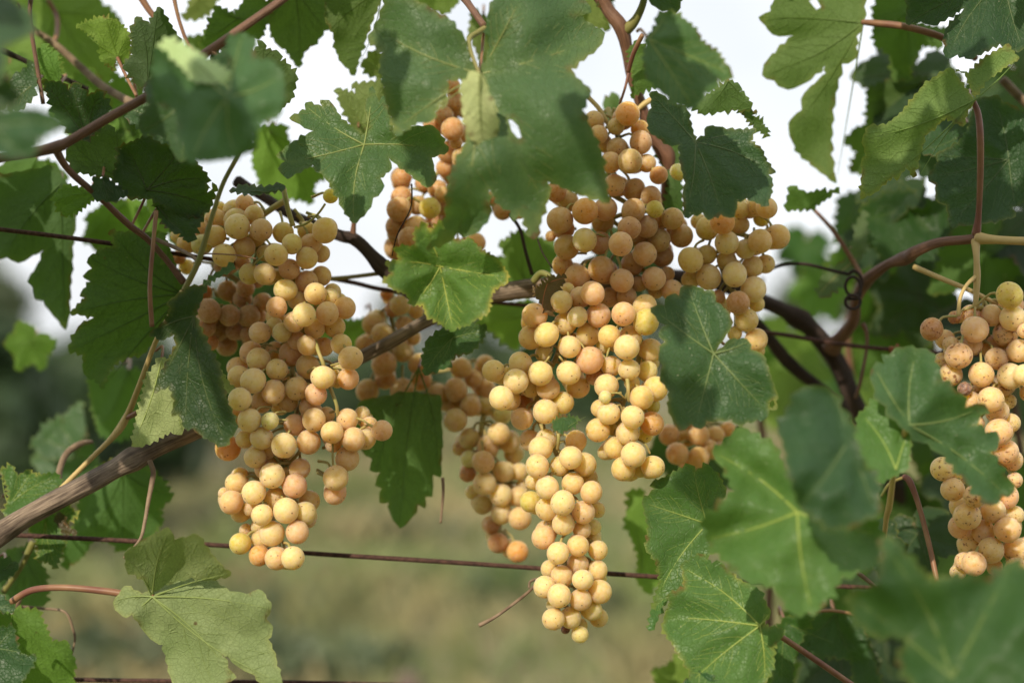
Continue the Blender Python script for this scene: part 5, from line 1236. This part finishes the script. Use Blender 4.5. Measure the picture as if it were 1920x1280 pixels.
bunch("long central bunch tapering to a narrow sunlit tip with one dark berry", 0.0, [
 ('F', "662 60 85 0;830 140 93 0 w;720 265 93 -.2 w;865 5 90 0;1012 80 93 0;1225 75 90 0 w;1070 190 88 1;940 190 70 2;1295 180 90 2;1180 300 85 1;880 290 80 3 o;1050 365 92 -.2 w;875 420 83 1;935 580 80 .7;1055 580 82 .2 w;1015 640 90 0 w;1280 585 80 .5;990 775 90 0;1240 710 90 0 w;1160 775 75 .7;1345 762 90 .5;960 890 62 1;1065 935 87 0 w;1255 905 84 0;1395 970 82 0;1375 860 70 1.5;940 1040 80 .5 y;1180 1050 92 -.3 w;1060 1095 85 .5;1335 1120 88 .2;1440 1100 60 2;1185 1205 84 0 w"),
 ('G', "685 330 40 1;635 428 88 0;925 370 70 1;1010 350 60 1.5;895 490 83 0;745 545 85 0 w;1045 525 75 .8;1010 440 60 2;895 625 80 .8;680 665 65 .5;1040 675 75 .8;775 720 82 .3;930 745 80 -.2 w;645 800 85 .3 w;1060 835 87 0;755 865 88 -.2 w;915 895 83 -.2;710 1040 85 0;840 1030 83 0;995 970 80 .6;1050 1030 70 1.2;700 930 45 1;905 1090 60 1;800 1115 35 .5 d;910 1155 66 0;1070 740 40 1.5"),
 ('I', "410 935 77 -.3 w;320 985 87 .2;90 925 95 0;178 1070 92 0;60 1090 90 .8;490 1070 90 .8;350 1160 85 0 w;290 825 85 0;430 790 80 .5;525 760 93 -.2 p;570 925 92 0 p;340 730 50 1"),
 ('J', "235 330 65 1.2;585 380 102 0 p;690 270 60 1;620 500 70 2 o;745 425 78 .7")],
 (1060, 560, .04), tone=((0.77, 0.54, 0.27), (0.76, 0.49, 0.28), (0.76, 0.56, 0.26)), fill=.55, seed=16, arms=[('J', 2.4, 2, [(300, 320, .0), (275, 360, -.004), (250, 400, -.002)]), ('J', 2.4, 2, [(340, 330, .0), (365, 365, -.004), (390, 395, -.002)]), ('F', 4, 3, [(1130, 440, .004), (1150, 560, -.002), (1140, 650, .004)])])
bunch("short bright bunch beside the broad green leaf, holding one tiny green berry", -.005, [
 ('I', "650 1080 84 0;810 1090 85 .3;780 1165 97 -.3 w;925 975 97 0 y;755 915 90 0 p;915 860 90 .7"),
 ('J', "878 450 82 -.3 w;1015 465 78 1;1040 310 90 2;710 575 90 0 w;698 657 48 -.3 g;900 550 60 1;975 660 88 0;1075 595 92 .7;1040 720 70 1.2 y;660 740 70 1;725 780 85 0 w;905 805 88 -.2 w;1050 855 92 .5 a;645 905 90 .3;760 890 60 1;867 925 90 0 w;765 1035 80 .8;700 1070 60 1.2;910 1090 97 -.1 w;835 1195 92 .2;1057 1180 87 0;1000 940 60 1.5;960 1210 50 1.2")],
 (1190, 560, .03), tone=((0.77, 0.56, 0.24), (0.76, 0.51, 0.24)), fill=.55, seed=17, arms=[('J', 4, 3.2, [(865, 520, -.004), (872, 600, -.008), (878, 690, -.004)]), ('J', 1.6, 1.6, [(740, 628, -.006), (800, 628, -.008), (850, 670, -.004)]), ('J', 2, 2, [(735, 280, -.002), (720, 320, -.008), (712, 355, -.008)]), ('J', 2, 2, [(940, 970, .004), (1000, 1010, .0), (1035, 1080, .002)])])
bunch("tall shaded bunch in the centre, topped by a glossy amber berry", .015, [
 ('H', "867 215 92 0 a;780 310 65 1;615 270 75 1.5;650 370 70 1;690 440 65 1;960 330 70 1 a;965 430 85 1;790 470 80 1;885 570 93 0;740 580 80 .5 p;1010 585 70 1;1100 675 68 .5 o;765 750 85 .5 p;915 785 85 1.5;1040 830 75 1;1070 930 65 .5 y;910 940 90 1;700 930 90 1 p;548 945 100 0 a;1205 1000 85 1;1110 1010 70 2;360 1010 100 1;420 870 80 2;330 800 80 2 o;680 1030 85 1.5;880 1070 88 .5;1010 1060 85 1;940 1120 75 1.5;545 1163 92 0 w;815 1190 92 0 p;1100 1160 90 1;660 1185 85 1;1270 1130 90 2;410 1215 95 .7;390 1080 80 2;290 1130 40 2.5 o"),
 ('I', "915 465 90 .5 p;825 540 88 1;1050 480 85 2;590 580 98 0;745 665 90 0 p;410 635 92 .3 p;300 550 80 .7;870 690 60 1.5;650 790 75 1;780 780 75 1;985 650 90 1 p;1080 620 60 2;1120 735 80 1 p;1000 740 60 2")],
 (1140, 205, .03), tone=((0.50, 0.31, 0.155), (0.48, 0.28, 0.16), (0.47, 0.33, 0.145)), fill=.6, seed=18)  # tone darkened, leaf shade painted into the berries
bunch("bunch at the upper right of the centre under a dark toothed leaf", .02, [
 ('H', "1580 1030 90 0 a;1465 1075 85 1;1400 1020 60 2;1700 1050 75 1;1710 930 70 1;1850 900 80 1;1870 1000 60 1.5 y;1610 1180 92 0 w;1860 1170 92 0;1750 1230 75 .3 w;1250 650 65 1 g"),
 ('I', "1260 510 95 0;1395 640 95 0;1590 620 92 0 w;1730 730 97 0 w;1615 830 87 -.2 o;1680 960 90 .5;1755 840 60 1;1380 470 75 1;1530 510 75 1;1720 560 80 1;1820 540 70 1.2;1910 335 95 .3;1465 790 55 .7 o;1260 660 70 1.5;1590 1060 55 .8;1750 1110 85 .7;1760 1190 55 1;1510 890 50 1;1640 900 60 1;1830 120 80 .8;1700 130 70 1")],
 (1380, 400, .03), tone=((0.64, 0.45, 0.20), (0.64, 0.47, 0.22)), spot=.3, fill=.6, seed=19)
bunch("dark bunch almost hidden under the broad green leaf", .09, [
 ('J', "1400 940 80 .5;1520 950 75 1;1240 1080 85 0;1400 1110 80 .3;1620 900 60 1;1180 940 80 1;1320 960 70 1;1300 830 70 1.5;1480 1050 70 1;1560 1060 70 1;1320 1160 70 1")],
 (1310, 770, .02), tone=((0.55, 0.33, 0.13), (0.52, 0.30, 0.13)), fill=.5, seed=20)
bunch("spotted pink bunch at the right edge under the pale yellow shoot", 0.0, [
 ('Kz', "1812 215 97 0 y;1835 385 95 0 w;1550 470 98 0;1520 360 75 1;1400 380 50 1 n;1675 365 80 .8;1780 505 92 .3;1228 470 85 0 o;1330 545 70 1;1370 580 60 .7;1430 667 100 0;1530 590 75 .8;1680 600 90 1.5;1715 690 85 .3;1810 640 70 .5;1880 630 85 0;1600 810 92 0;1820 820 95 0 w;1925 810 80 0 w;1370 810 85 .5;1300 700 55 1;1475 915 55 -.2 d;1770 880 90 1;1672 995 95 0;1520 1010 80 .7;1600 920 70 1;1720 1090 85 .7;1800 1010 60 1.2;1730 1240 100 0;1820 1170 70 1;1570 1175 55 .8;1930 480 60 0;1950 950 60 .5;2010 600 90 .5;2020 760 90 .5;2000 400 90 .7"),
 ('Lz', "1310 395 90 0 w;1430 440 70 .7 w;1385 550 88 0;1555 600 85 0;1785 265 90 .5;1660 270 50 1;1830 330 80 1;1850 480 60 .7;1440 680 80 .7;1495 750 103 0;1440 830 88 .3;1690 710 92 .3;1780 600 95 .5;1615 865 87 .3;1795 850 97 0;1510 960 85 .7 w;1670 1005 95 0;1545 1105 90 -.2;1470 1090 70 .5;1860 1010 95 .5;1860 1140 80 .5;1425 1170 60 .6;1850 740 70 1;1700 1130 60 1;1980 980 90 .6")],
 (1829, 574, .0), tone=((0.74, 0.47, 0.28), (0.74, 0.50, 0.29), (0.72, 0.44, 0.28)), spot=.62, fill=.55, seed=21)
